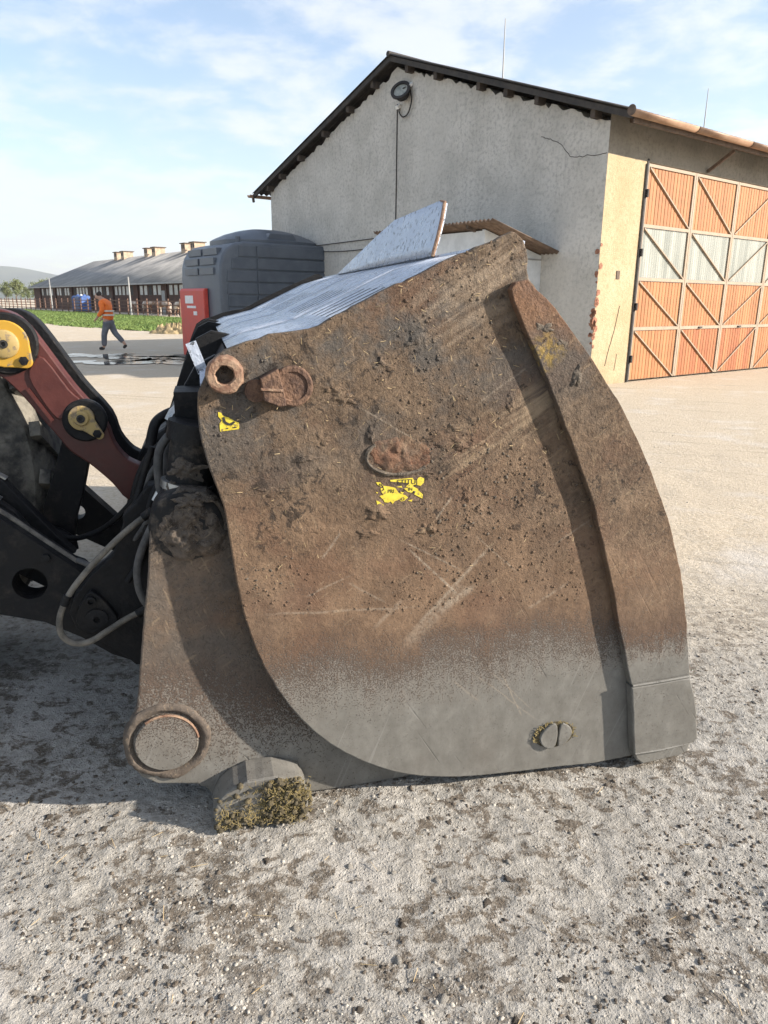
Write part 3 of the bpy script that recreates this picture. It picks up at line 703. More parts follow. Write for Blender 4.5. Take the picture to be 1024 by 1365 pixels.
def Mw(u, w, z): return Matrix.Translation((u, w, z)) @ Matrix.Rotation(R(90), 4, 'X')    # lathe axis towards the viewer's side
def turned(name, u, z, w, prof, mat, parent, n=32, smooth=True):
    return MB().lathe(prof, n, Mw(u, w, z)).build(name, mat, parent, smooth, 35)
def patch(name, u, z, ru, rz, h, mat, seed, w, parent=None, edge=0.18, nr=14, na=56):
    V = [(u, w - h*0.8, z)]; Fs = []
    A = np.linspace(0, 2*math.pi, na, endpoint=False); k0 = 1 + edge*2*vnoise(3 + np.cos(A), 3 + np.sin(A), 2.2, seed) + edge*vnoise(3 + np.cos(A), 3 + np.sin(A), 7, seed+1)
    for i in range(1, nr+1):
        t_ = i/nr; x = u + ru*t_*k0*np.cos(A); zz = z + rz*t_*k0*np.sin(A)
        hh = h*(1 - t_**4)*(0.75 + 1.5*vnoise(x*1.0 + 9, zz + 9, 34, seed+2) + 1.1*vnoise(x + 9, zz + 9, 90, seed+3))
        V += [(float(a_), float(w - max(0.0, b_) + (0.001 if i == nr else 0)), float(c_)) for a_, b_, c_ in zip(x, hh, zz)]
    F3 = []
    for k in range(na): F3.append((0, 1 + (k+1) % na, 1 + k, 1 + k))
    for i in range(nr-1):
        for k in range(na): q = 1 + i*na; F3.append((q + k, q + (k+1) % na, q + na + (k+1) % na, q + na + k))
    me = bpy.data.meshes.new(name); me.from_pydata(V, [], [f[:3] if f[2] == f[3] else f for f in F3]); me.update()
    bm = bmesh.new(); bm.from_mesh(me); bmesh.ops.recalc_face_normals(bm, faces=bm.faces[:]); bm.to_mesh(me); bm.free()
    return link(name, me, mat, parent or bucket, True)
# carrier: the plate the bucket tips on
CAR = [(-1.469,0.98),(-1.413,1.011),(-1.344,1.001),(-1.305,0.963),(-1.261,0.856),(-1.056,0.512),(-0.772,0.22),(-0.70,0.075),(-0.756,0.010),(-0.869,0.004),(-1.089,0.002),(-1.20,0.002),(-1.375,0.012),(-1.380,0.035),(-1.391,0.065),(-1.425,0.090),(-1.483,0.098),(-1.537,0.107),(-1.582,0.14),(-1.607,0.188),(-1.615,0.247),(-1.602,0.307),(-1.576,0.365),(-1.56,0.471),(-1.537,0.632),(-1.513,0.786),(-1.497,0.914)]
ca = MB().prism(densify(CAR, 0.025, 0.0012, 12), 0.08, 0.14, 0.005).build('carrier_plate', M_carrier, bucket)
c2 = ca.copy(); COL.objects.link(c2); c2.parent = bucket; c2.location = (0, BW - 0.22, 0)
turned('cross_tube', -1.47, 0.26, 0.14, [(0.07, 0.0), (0.07, -(BW-0.28))], M_black, bucket, 20)
pb = MB().lathe([(0.126, -0.02), (0.125, 0.006), (0.119, 0.012), (0.108, 0.013), (0.100, 0.006), (0.094, 0.000), (0.0, 0.0)], 64, Mw(-1.5, 0.081, 0.25))
for v in pb.bm.verts:
    rr_ = math.hypot(v.co.x + 1.5, v.co.z - 0.25)
    if rr_ > 0.05:
        a_ = math.atan2(v.co.z - 0.25, v.co.x + 1.5); q_ = float(vnoise(np.array([5 + 3*math.cos(a_)]), np.array([5 + 3*math.sin(a_)]), 1.5, 77)[0] + 0.5*random.uniform(-.5, .5)); v.co.x += 0.008*q_*math.cos(a_); v.co.z += 0.008*q_*math.sin(a_); v.co.y -= 0.006*q_
pb.build('pin_boss', M_carrier2, bucket, True, 50)
turned('pivot_pin', -1.5, 0.25, 0.081, [(0.091, -0.02), (0.091, 0.014), (0.087, 0.019), (0.0, 0.019)], M_carrier, bucket, 40)
wb = MB(); wb.tube([(-1.5 + 0.091*math.cos(t_), 0.064, 0.25 + 0.091*math.sin(t_)) for t_ in np.linspace(0.1, 2.2, 14)], 0.004, 6); wb.build('weld_bead', M_rustlight, bucket, True)
# weld ridge of packed earth between carrier and bucket
r_ = random.Random(4); pts = [(-1.02,0.075,0.32),(-0.99,0.072,0.27),(-0.955,0.07,0.22),(-0.90,0.07,0.17),(-0.85,0.07,0.13),(-0.79,0.07,0.085),(-0.73,0.072,0.06),(-0.68,0.075,0.055)]
mb = MB(); mb.tube(spline(pts, 5), [0.020 + 0.012*r_.random() for _ in range(36)], 8); mb.build('packed_earth', M_carrier, bucket, True)
# foot under the carrier, with trodden straw
LUG = smooth2([(-1.374,0.070),(-1.374,0.030),(-1.372,0.001),(-1.335,0.000),(-1.215,0.000),(-1.165,0.002),(-1.118,0.022),(-1.101,0.062),(-1.106,0.100),(-1.134,0.132),(-1.20,0.152),(-1.275,0.150),(-1.335,0.122)], 3)
foot = MB().prism(densify(LUG, 0.02, 0.002, 9), -0.030, 0.079, 0.006).build('foot', M_carrier, bucket)
def tuft(name, n, fn, L0, L1, wd, mat, parent):
    V = np.zeros((n, 4, 3))
    for i in range(n):
        p, nrm = fn(i); d = Vector((random.gauss(0,1), random.gauss(0,1), random.gauss(0,1))).normalized(); d = (d - nrm*d.dot(nrm)*0.75).normalized()
        sd = d.cross(nrm + Vector((0.1,0.2,0.1))).normalized()*wd*random.uniform(.6,1.4); L = random.uniform(L0, L1)
        a = Vector(p) - d*L/2; b = Vector(p) + d*L/2 + nrm*random.uniform(0, L*0.4)
        V[i] = [a - sd, b - sd, b + sd, a + sd]
    o = poly_mesh(name, V.reshape(-1, 3), np.arange(4*n).reshape(-1, 4), mat, parent); o['kind'] = 'stuff'; return o
def footpt(i):
    if random.random() < 0.68: u_, z_ = random.gauss(-1.165, 0.035), random.gauss(0.085, 0.032)
    else: u_, z_ = random.uniform(-1.37, -1.11), abs(random.gauss(0, 0.045)) + 0.003
    u_ = min(max(u_, -1.375), -1.095); z_ = min(max(z_, 0.003), 0.145)
    return (u_, -0.032 - abs(random.gauss(0, 0.005 if u_ < -1.22 else 0.009)), z_), Vector((0, -1, 0.15)).normalized()
tuft('caked_straw', 1700, footpt, 0.004, 0.018, 0.0007, M_dung, foot)
P = np.array([footpt(i)[0] for i in range(240)]); lm = scatter('dung_lumps', P, 0.003 + 0.009*RNG.random(240), M_dungdark, foot, 0.35, (1, 1, 0.8)); lm['kind'] = 'stuff'
P = np.array([footpt(i)[0] for i in range(120)]); lm = scatter('dung_lumps', P, 0.002 + 0.005*RNG.random(120), M_dungdark, foot, 0.35, (1, 1, 0.8)); lm['kind'] = 'stuff'
# tipping cylinder and its eye
turned('cylinder_eye', -1.40, 0.905, 0.10, [(0.104, -0.10), (0.103, 0.010), (0.096, 0.022), (0.086, 0.026), (0.0, 0.026)], M_muddyblack, bucket, 36)
patch('caked_mud', -1.392, 0.892, 0.088, 0.086, 0.020, M_carrier2, 91, 0.076, None, 0.14)
patch('caked_mud', -1.375, 0.985, 0.055, 0.020, 0.015, M_carrier2, 95, 0.062, None, 0.4)
MB().tube([(-1.405,0.20,0.93),(-1.365,0.20,1.14)], 0.066, 24).build('cylinder_barrel', M_muddyblack, bucket, True)
patch('caked_mud', -1.395, 1.05, 0.055, 0.030, 0.010, M_carrier2, 131, 0.137, None, 0.5)
patch('caked_mud', -1.44, 0.985, 0.022, 0.035, 0.010, M_carrier2, 137, 0.14, None, 0.5)
MB().tube([(-1.400,0.19,0.985),(-1.396,0.19,1.005)], 0.073, 24).build('cylinder_collar', M_chrome, bucket, True)
MB().tube([(-1.37,0.20,1.12),(-1.36,0.20,1.17)], 0.078, 20).build('cylinder_gland', M_blackdust, bucket, True)
# black brackets on the back
RIB = [(-1.20,1.37),(-1.30,1.39),(-1.358,1.36),(-1.395,1.30),(-1.425,1.228),(-1.455,1.144),(-1.487,1.059),(-1.505,0.943),(-1.30,0.93)]
for wv in (0.42, 1.05, 2.35, 3.0): MB().prism([(x - 0.0, z - 0.05*(wv < 0.6)) for x, z in RIB], wv, wv + 0.05, 0.004).build('bracket_plate', M_black, bucket)
MB().tube([(-1.42,0.45,1.10),(-1.42,3.0,1.10)], 0.045, 16).build('bracket_tube', M_black, bucket, True)
MB().bar((-1.365,0.30,1.385),(-1.335,0.30,1.30), 0.03, 0.018, (0,1,0)).build('lit_plate_edge', M_pale, bucket)  # pale bars paint the lit edge of a bracket plate
MB().bar((-1.335,0.28,1.302),(-1.335,0.20,1.27), 0.02, 0.02, (0,1,0)).build('lit_plate_edge', M_pale, bucket)
MB().box((-1.42,0.25,1.10),(-1.34,0.42,1.25)).build('stop_block', M_blackdust, bucket)
# rusty fittings on the side plate
def ring(name, u, z, w, ro, ri, h, mat, seed):
    r = random.Random(seed); mb = MB(); mb.lathe([(ri, -0.02), (ri, h - 0.004), (ri + 0.004, h), (ro - 0.005, h), (ro, h - 0.006), (ro*1.03, -0.002)], 18, Mw(u, w, z))
    for v in mb.bm.verts:
        v.co += Vector((r.uniform(-.002, .002), r.uniform(-.001, .001), r.uniform(-.002, .002)))
    return mb.build(name, mat, bucket, True, 30)
ring('hanger_tube', -1.282, 1.322, 0.0, 0.047, 0.0225, 0.034, M_rustlight, 2)
turned('tube_bottom', -1.282, 1.322, 0.0, [(0.0225, -0.004), (0.0, -0.004)], M_pale, bucket, 18)
turned('stop_disc', -1.112, 1.290, 0.0, [(0.053, -0.002), (0.052, 0.013), (0.048, 0.016), (0.038, 0.016), (0.036, 0.012), (0.0, 0.012)], M_rust, bucket, 28)
turned('stop_disc', -1.205, 1.279, 0.0, [(0.030, -0.002), (0.029, 0.008), (0.0, 0.009)], M_rust, bucket, 16)
MB().prism(densify([(-1.195,1.313),(-1.152,1.338),(-1.139,1.287),(-1.134,1.245),(-1.150,1.243),(-1.188,1.257)], 0.02, 0.0008, 3), -0.046, 0.0, 0.002, 1).build('stop_wedge', M_rust, bucket)
MB().bar((-1.196, -0.0475, 1.288), (-1.141, -0.0475, 1.284), 0.004, 0.006).build('weld_bead', M_rustlight, bucket)
# scar of an old bracket: a lumpy oval of weld and rust
patch('weld_scar', -0.823, 1.096, 0.090, 0.050, 0.006, M_scar, 5, 0.0)
for k_ in range(26):
    u_, z_ = random.uniform(-1.2, -0.5), random.uniform(0.85, 1.40)
    patch('caked_mud', u_, z_, random.uniform(.008, .05), random.uniform(.006, .025), random.uniform(.002, .006), M_side, 300 + 5*k_, 0.0005, None, 0.6, 8, 40)
mb = MB(); mb.tube([(-0.823 + 0.094*math.cos(t_), -0.002, 1.094 + 0.051*math.sin(t_)) for t_ in np.linspace(2.4, 5.6, 24)], [0.004 + 0.003*random.random() for _ in range(24)], 6); mb.build('scar_rim', M_clod, bucket, True)
# drain opening near the floor; a raised dark disc paints the shade of its recess
EL = [(-0.291 + 0.070*math.cos(t_), 0.152 + 0.046*math.sin(t_)) for t_ in np.linspace(0, 6.283, 37)[:-1]]
hole = MB().prism(EL, -0.004, 0.0, 0).build('drain_hole', M_dungdark, bucket)
MB().prism(smooth2([(-0.345,0.150),(-0.325,0.185),(-0.292,0.196),(-0.284,0.150),(-0.295,0.108),(-0.330,0.118)], 3), -0.014, -0.001, 0.003).build('plug_half', M_strip, bucket)
MB().prism(smooth2([(-0.274,0.190),(-0.245,0.182),(-0.232,0.155),(-0.248,0.124),(-0.278,0.112)], 3), -0.012, -0.001, 0.003).build('plug_half', M_strip, bucket)
def rimpt(i):
    t_ = random.uniform(-0.3, 3.6); k = random.gauss(1.02, 0.06); return (-0.291 + 0.07*k*math.cos(t_), -0.006, 0.152 + 0.046*k*math.sin(t_)), Vector((0, -1, 0))
tuft('caked_straw', 60, rimpt, 0.004, 0.014, 0.0012, M_dung, hole)
# worn stickers
def sticker(name, frs, org, k, k2, mat, parent=bucket, w0=-0.0012, w1=-0.0004):
    mb = MB()
    for fr in frs: mb.prism([(org[0] + x*k, org[1] - y*k2) for x, y in fr], w0, w1)
    return mb.build(name, mat, parent)
k = 0.137/64/8.533; kz = 0.0865/40/8.533; og = (-0.888 - 22*0.137/64, 1.031 + 70*0.0865/40)
FR = [[(340,608),(690,590),(730,610),(728,655),(690,690),(620,672),(590,690),(560,705),(520,690),(560,655),(470,640),(345,625)], [(500,712),(600,690),(668,728),(640,748),(570,765),(535,745)], [(630,750),(660,735),(720,790),(712,835),(620,785)],
      [(262,668),(330,680),(400,700),(440,760),(475,772),(520,790),(548,815),(505,850),(470,856),(440,835),(400,846),(372,880),(350,850),(322,862),(280,855),(262,818),(250,812),(222,782),(268,770),(240,735),(272,715)], [(185,830),(225,850),(275,890),(265,912),(205,915)], [(545,850),(600,840),(590,865)],
      [(180,625),(230,630),(260,660),(240,680),(200,655)], [(180,735),(205,740),(195,755)], [(410,690),(470,680),(480,700)], [(230,690),(262,700),(240,725)], [(455,745),(500,755),(480,775)]]
wl_ = sticker('warning_sticker', FR, og, k, kz, M_sticker)
wl_['label'] = 'torn yellow warning sticker with black letters'
def text(name, s, u, z, size, parent, mat, w=-0.0018, sx=1.0):
    cu = bpy.data.curves.new(name, 'FONT'); cu.body = s; cu.size = size; cu.extrude = 0.0002
    tmp = bpy.data.objects.new('tmp', cu); COL.objects.link(tmp)
    me = bpy.data.meshes.new_from_object(tmp.evaluated_get(bpy.context.evaluated_depsgraph_get()))
    bpy.data.objects.remove(tmp); bpy.data.curves.remove(cu)
    me.materials.clear(); me.name = name
    o = link(name, me, mat, parent); o.location = (u, w, z); o.rotation_euler = (R(90), 0, 0); o.scale = (sx, 1, 1); return o
text('lettering', 'STITUJ', og[0] + 415*k, og[1] - 665*kz, 0.021, wl_, M_ink_shade, sx=1.0)
text('lettering', 'PRI', og[0] + 312*k, og[1] - 752*kz, 0.014, wl_, M_ink_shade)
text('lettering', 'IN', og[0] + 545*k, og[1] - 738*kz, 0.013, wl_, M_ink_shade)
text('lettering', 'O', og[0] + 465*k, og[1] - 845*kz, 0.013, wl_, M_ink_shade)
text('lettering', 'N', og[0] + 215*k, og[1] - 672*kz, 0.012, wl_, M_ink_shade)
k = 0.00187/6.827; og = (-1.344, 1.375 )
tri = sticker('warning_sticker', [[(150,540),(175,545),(200,580),(240,590),(300,630),(335,640),(338,690),(330,705),(160,722),(158,650),(180,620),(150,580)]], og, k, k, M_sticker)
tri['label'] = 'torn corner of a yellow warning sticker'
sticker('printed_mark', [[(185,590),(205,585),(218,630),(250,648),(290,628),(302,640),(270,668),(225,665),(190,635)], [(215,690),(235,688),(236,698),(216,700)], [(280,684),(312,680),(314,690),(282,694)]], og, k, k, M_ink_shade, tri, -0.0022, -0.0014)
patch('earth_patch', -0.435, 1.435, 0.026, 0.016, 0.006, M_clod, 25, -0.029, None, 0.5)
patch('earth_patch', -0.325, 1.305, 0.014, 0.026, 0.007, M_clod, 29, -0.029, None, 0.5)
patch('earth_patch', -0.375, 1.395, 0.014, 0.012, 0.004, M_clod, 31, -0.029, None, 0.6)
# earth crumbs and straw stuck to the plate
def inpoly(x, z, P):
    c = np.zeros(len(x), bool); n = len(P)
    for i in range(n):
        (x1, z1), (x2, z2) = P[i], P[(i+1) % n]
        t = ((z1 > z) != (z2 > z)); c ^= t & (x < (x2-x1)*(z-z1)/(z2-z1+1e-12)+x1)
    return c
def crumbs(name, n, mat, zmin, seed, s0, s1, thr, flat=0.5, poly=PLATE, w=-0.001):
    r = np.random.default_rng(seed); x = r.uniform(-1.35, 0.2, n); z = r.uniform(zmin, 1.67, n)
    d = vnoise(x + 5, z + 5, 3.0, seed) + 0.6*vnoise(x + 5, z + 5, 9.0, seed+1) + 0.25*r.random(n)
    ok = inpoly(x, z, poly) & (d > thr) & ((vnoise(x+9, z+9, 2, seed+3) + 0.5) * 0.5 + (z - zmin) > 0.15)
    if poly is PLATE: ok &= ~inpoly(x, z, STRIP)
    x, z = x[ok], z[ok]; s = s0 + (s1 - s0)*r.random(len(x))**3
    o = scatter(name, np.stack([x, np.full(len(x), w), z], -1), s, mat, bucket, 0.35, (1, 0.8, flat), axes=1); o['kind'] = 'stuff'; return o
crumbs('earth_crumbs', 4200, M_side, 0.62, 101, 0.0015, 0.006, 0.22, 0.35)
crumbs('earth_crumbs', 3600, M_clod, 0.72, 111, 0.0008, 0.0055, 0.40, 0.30)
crumbs('earth_crumbs', 1500, M_clod, 0.80, 131, 0.001, 0.005, 0.26, 0.35, STRIP, -0.031)
def platept(i):
    while True:
        u_, z_ = random.uniform(-1.33, -0.1), random.uniform(0.75, 1.66)
        if inpoly(np.array([u_]), np.array([z_]), PLATE)[0] and random.random() < (z_ - 0.6): return (u_, -0.0025, z_), Vector((0, -1, 0))
tuft('stuck_straw', 260, platept, 0.004, 0.018, 0.0005, M_straw, bucket)

# ------------------------------------------------------------------ the wheel loader that carries it
loader = tag(empty('wheel_loader', BO, BA), 'red and black front linkage of a wheel loader behind the bucket', 'wheel loader')
ARM = [(-3.9,1.98),(-3.6,2.0),(-2.75,1.30),(-2.4,1.10),(-2.094,0.922),(-1.978,0.839),(-1.899,0.769),(-1.777,0.661),(-1.693,0.568),(-1.65,0.50),(-1.62,0.42),(-1.60,0.30),(-1.689,0.343),(-1.778,0.414),(-1.887,0.481),(-2.018,0.52),(-2.146,0.543),(-2.4,0.56),(-2.75,0.62),(-3.5,1.30),(-3.95,1.75)]
MB().prism(keyhole(ARM, (-1.917,0.618), 0.053, 28), 0.50, 0.60).build('lift_arm', M_blackdust, loader)
MB().tube(spline([(-2.75,0.55,1.302),(-2.4,0.55,1.102),(-2.094,0.55,0.924),(-1.978,0.55,0.841),(-1.899,0.55,0.771),(-1.777,0.55,0.663)], 3), 0.010, 6).build('lit_arm_edge', M_hosedust, loader)  # pale dusty strip paints the lit top flange of the arm
MB().prism([(-3.6,1.98),(-2.4,1.20),(-1.996,0.924),(-1.922,0.821),(-1.874,0.756),(-1.80,0.66),(-1.95,0.60),(-2.4,0.85),(-3.6,1.6)], 0.66, 0.71, 0.004).build('arm_gusset', M_black, loader)
MB().prism([(-2.4,1.14),(-2.0,0.868),(-1.955,0.825),(-1.88,0.70),(-1.95,0.60),(-2.4,0.85)], 0.61, 0.64, 0.004).build('arm_gusset', M_blackdust, loader)
for A, B_, wv in (((-2.4, 1.205), (-1.990, 0.927), 0.685), ((-2.4, 1.145), (-2.0, 0.872), 0.625)):
    MB().bar((A[0], wv, A[1]), (B_[0], wv, B_[1]), 0.034, 0.006).build('edge_highlight', M_chrome, loader)  # pale steel bars paint the white highlights along the gusset edges
FARARM = [(-3.9,1.98),(-3.6,2.0),(-2.9,1.15),(-2.216,0.699),(-2.044,0.477),(-1.879,0.29),(-1.75,0.42),(-1.60,0.52),(-1.58,0.12),(-1.75,0.04),(-1.93,0.10),(-2.09,0.195),(-2.259,0.30),(-2.9,0.62),(-3.5,1.30),(-3.95,1.75)]
MB().prism(keyhole(FARARM, (-2.085,0.335), 0.042), 2.40, 2.50).build('lift_arm', M_black, loader)
COUP = [(-1.60,0.865),(-1.565,0.90),(-1.52,0.955),(-1.47,0.965),(-1.50,0.835),(-1.52,0.589),(-1.545,0.36),(-1.60,0.365),(-1.664,0.430),(-1.72,0.470),(-1.768,0.510),(-1.781,0.56),(-1.765,0.612),(-1.709,0.678),(-1.638,0.746),(-1.60,0.84)]
MB().prism(densify(COUP, 0.03, 0.0015, 6), 0.36, 0.43, 0.005).build('coupler_plate', M_black, loader)
MB().prism(smooth2([(-1.72,0.63),(-1.695,0.628),(-1.655,0.575),(-1.64,0.525),(-1.69,0.495),(-1.745,0.51),(-1.76,0.56)], 3), 0.338, 0.362, 0.003).build('pin_keeper', M_blackdust, loader)
turned('keeper_bolt', -1.712, 0.607, 0.338, [(0.016, -0.01), (0.016, 0.010), (0.008, 0.012), (0.007, 0.002), (0.0, 0.002)], M_blackdust, loader, 12)
turned('pin_end', -1.70, 0.545, 0.338, [(0.034, -0.01), (0.034, 0.006), (0.010, 0.008), (0.009, 0.0), (0.0, 0.0)], M_blackdust, loader, 20)
MB().prism(smooth2([(-1.63,0.83),(-1.60,0.92),(-1.55,0.985),(-1.47,1.02),(-1.42,0.90),(-1.45,0.60),(-1.53,0.50),(-1.66,0.46),(-1.70,0.58),(-1.67,0.70)], 3), 1.05, 1.6, 0.02).build('coupler_body', M_black, loader)
MB().prism(smooth2([(-1.60,0.80),(-1.585,0.90),(-1.53,0.97),(-1.47,0.93),(-1.48,0.74),(-1.53,0.66),(-1.58,0.70)], 3), 0.72, 0.78, 0.008).build('coupler_ear', M_black, loader)
turned('coupler_pin', -1.545, 0.855, 0.72, [(0.052, -0.3), (0.052, 0.018), (0.044, 0.026), (0.014, 0.026), (0.012, 0.012), (0.0, 0.012)], M_blackdust, loader, 24)
MB().prism([(-1.95,0.70),(-1.78,0.62),(-1.68,0.50),(-1.72,0.40),(-1.86,0.52),(-1.98,0.60)], 0.64, 0.72, 0.006).build('arm_lug', M_black, loader)
LEV = smooth2([(-2.35,1.40),(-2.159,1.445),(-2.041,1.466),(-1.972,1.461),(-1.924,1.427),(-1.877,1.359),(-1.783,1.203),(-1.695,1.085),(-1.668,0.996),(-1.625,0.935),(-1.565,0.893),(-1.575,0.793),(-1.639,0.785),(-1.687,0.850),(-1.759,0.925),(-1.819,0.974),(-1.856,1.03),(-1.895,1.085),(-1.958,1.179),(-2.03,1.252),(-2.113,1.262),(-2.35,1.27)], 3)
MB().prism(LEV, 0.88, 0.95, 0.005).build('tilt_lever', M_redpaint, loader)
MB().prism(LEV, 1.10, 1.17, 0.004).build('tilt_lever', M_black, loader)
MB().prism(smooth2([(-1.905,1.29),(-1.87,1.305),(-1.80,1.195),(-1.765,1.155),(-1.80,1.13),(-1.835,1.09),(-1.86,1.105),(-1.895,1.165),(-1.925,1.24)], 3), 0.871, 0.881, 0.004).build('lever_panel', M_redpaint, loader)
MB().bar((-1.935,0.876,1.20),(-1.865,0.876,1.085), 0.012, 0.01, (0,1,0)).build('lever_rib', M_redpaint, loader)
turned('lever_boss', -1.985, 1.353, 0.88, [(0.104, -0.01), (0.104, 0.008), (0.098, 0.014), (0.0, 0.014)], M_blackdust, loader, 36)
turned('lever_boss', -1.758, 1.085, 0.88, [(0.076, -0.01), (0.076, 0.008), (0.070, 0.014), (0.0, 0.014)], M_blackdust, loader, 36)
def drop(cx, cz, r, tx, tz, rt):
    a = math.atan2(tz-cz, tx-cx); return [(cx + r*math.cos(t_), cz + r*math.sin(t_)) for t_ in np.linspace(a+0.7, a+2*math.pi-0.7, 26)] + [(tx + rt*math.cos(t_), tz + rt*math.sin(t_)) for t_ in np.linspace(a-0.8, a+0.8, 8)]
for cx, cz, r, tx, tz, rt, m, m2 in ((-1.985,1.353,0.078,-1.925,1.293,0.022,M_yellow,M_yellowworn), (-1.766,1.095,0.044,-1.713,1.035,0.018,M_yellowworn,M_yellowworn)):
    cap = MB().prism(drop(cx, cz, r, tx, tz, rt), 0.852, 0.866, 0.003).build('pin_cap', m, loader)
    turned('cap_boss', cx, cz, 0.852, [(r*0.62, -0.004), (r*0.60, 0.006), (r*0.52, 0.010), (0.012, 0.010), (0.011, 0.0), (0.0, 0.0)], m2, cap, 28)
    turned('grease_point', cx, cz, 0.8505, [(0.0145, -0.002), (0.0145, 0.012), (0.008, 0.013), (0.007, 0.006), (0.0, 0.006)], M_ink_shade, cap, 14)
    turned('cap_bolt', tx - 0.004, tz + 0.004, 0.852, [(0.0155, -0.004), (0.0155, 0.010), (0.0, 0.012)], M_blackdust, cap, 6, False)
MB().prism([(-1.855,1.01),(-1.77,0.93),(-1.805,0.80),(-1.84,0.70),(-1.86,0.60),(-1.95,0.64),(-1.955,0.74),(-1.90,0.88)], 0.97, 1.03, 0.004).build('link_rod', M_blackdust, loader)
MB().tube(spline([(-1.99,0.95,0.60),(-1.97,0.95,0.645),(-1.92,0.95,0.655),(-1.87,0.95,0.62),(-1.86,0.95,0.58)], 4), 0.022, 10).build('link_bracket', M_black, loader, True)
# front tyre
ty = MB(); R0 = 0.90
ty.lathe([(0.30,0.26),(0.46,0.29),(0.62,0.315),(0.76,0.31),(0.84,0.275),(0.875,0.20),(0.882,0.0),(0.875,-0.20),(0.84,-0.275),(0.62,-0.315),(0.30,-0.26)], 72, Mw(-2.82, 1.30, 0.875))
tyre = ty.build('tyre', M_tyre, loader, True, 30)
tb = MB()
for k in range(30):
    for sd in (-1, 1):
        th = 2*math.pi*(k + 0.5*(sd > 0))/30
        Mx = Matrix.Translation((-2.82, 1.30, 0.875)) @ Matrix.Rotation(th, 4, 'Y') @ Matrix.Translation((0, sd*0.15, 0.885)) @ Matrix.Rotation(sd*0.5, 4, 'Z')
        tb.box((-0.028, -0.15, -0.03), (0.028, 0.15, 0.008), Mx)
tb.build('tread_bars', M_tyre, loader)
turned('rim', -2.82, 0.875, 1.05, [(0.46, 0.0), (0.44, 0.02), (0.36, -0.06), (0.20, -0.02), (0.0, -0.02)], M_black, loader, 32)
# hoses
def hose(pts, w, r, mat, name='hose', par=None):
    P = [(u_, (w[0] + (w[1]-w[0])*i/(len(pts)-1)), z_) for i, (u_, z_) in enumerate(pts)]
    return MB().tube(spline(P, 6), r, 10).build(name, mat, par or loader, True)
hose([(-1.46,0.935),(-1.502,0.896),(-1.563,0.853),(-1.632,0.794),(-1.709,0.716),(-1.765,0.646),(-1.797,0.579),(-1.799,0.522),(-1.768,0.489),(-1.72,0.489),(-1.663,0.521),(-1.605,0.555),(-1.548,0.58),(-1.49,0.60)], (0.30, 0.30), 0.0095, M_hosedust)
for u_, z_, du, dz in ((-1.52,0.885,-0.03,-0.02),(-1.56,0.575,-0.03,-0.017),(-1.775,0.63,-0.014,-0.03)):
    MB().tube([(u_-du/2,0.30,z_-dz/2),(u_+du/2,0.30,z_+dz/2)], 0.0135, 10).build('hose_clamp', M_muddyblack, loader, True)
hose([(-1.40,1.15),(-1.446,1.116),(-1.472,1.077),(-1.48,1.021),(-1.477,0.952),(-1.475,0.93)], (0.30, 0.27), 0.013, M_rubber)
hose([(-1.35,1.155),(-1.412,1.119),(-1.447,1.076),(-1.455,1.021),(-1.460,0.964)], (0.34, 0.30), 0.012, M_rubber)
hose([(-1.40,1.15),(-1.43,1.148),(-1.467,1.135),(-1.497,1.112),(-1.512,1.071),(-1.52,1.03)], (0.62, 0.58), 0.017, M_black)
hose([(-1.50,1.07),(-1.525,1.0),(-1.56,0.90),(-1.59,0.80),(-1.60,0.712),(-1.62,0.62)], (0.40, 0.40), 0.010, M_black)
hose([(-1.49,0.90),(-1.514,0.853),(-1.538,0.802),(-1.553,0.746),(-1.552,0.687),(-1.534,0.638),(-1.50,0.61)], (0.20, 0.20), 0.012, M_rubber)
hose([(-1.47,1.06),(-1.53,1.00),(-1.575,0.90),(-1.60,0.78),(-1.63,0.66),(-1.70,0.60)], (0.55, 0.60), 0.013, M_black)
hose([(-1.45,1.02),(-1.505,0.98),(-1.545,0.90),(-1.575,0.82),(-1.58,0.72)], (0.50, 0.48), 0.011, M_rubber)
hose([(-1.44,1.00),(-1.50,0.94),(-1.53,0.84),(-1.55,0.74),(-1.60,0.66)], (0.36, 0.34), 0.010, M_black)
hose([(-1.49,0.91),(-1.56,0.80),(-1.63,0.74),(-1.70,0.69),(-1.76,0.70)], (0.33, 0.46), 0.009, M_rubber)
for (u_, z_) in ((-1.86,0.70),(-1.80,0.55),(-2.02,0.70),(-1.70,0.47)):
    turned('arm_bolt', u_, z_, 0.50, [(0.016, -0.01), (0.016, 0.010), (0.0, 0.012)], M_blackdust, loader, 6, False)
hose([(-1.56,0.89),(-1.64,0.80),(-1.71,0.74),(-1.80,0.70),(-1.87,0.70)], (0.55, 0.75), 0.010, M_black)
for u_, w_, z_ in ((-1.405,0.60,1.15),(-1.477,0.28,0.95),(-1.43,0.40,1.17)):
    MB().tube([(u_-0.012,w_,z_-0.022),(u_,w_,z_),(u_+0.018,w_,z_+0.014)], 0.019, 6).build('hose_fitting', M_chrome, loader)
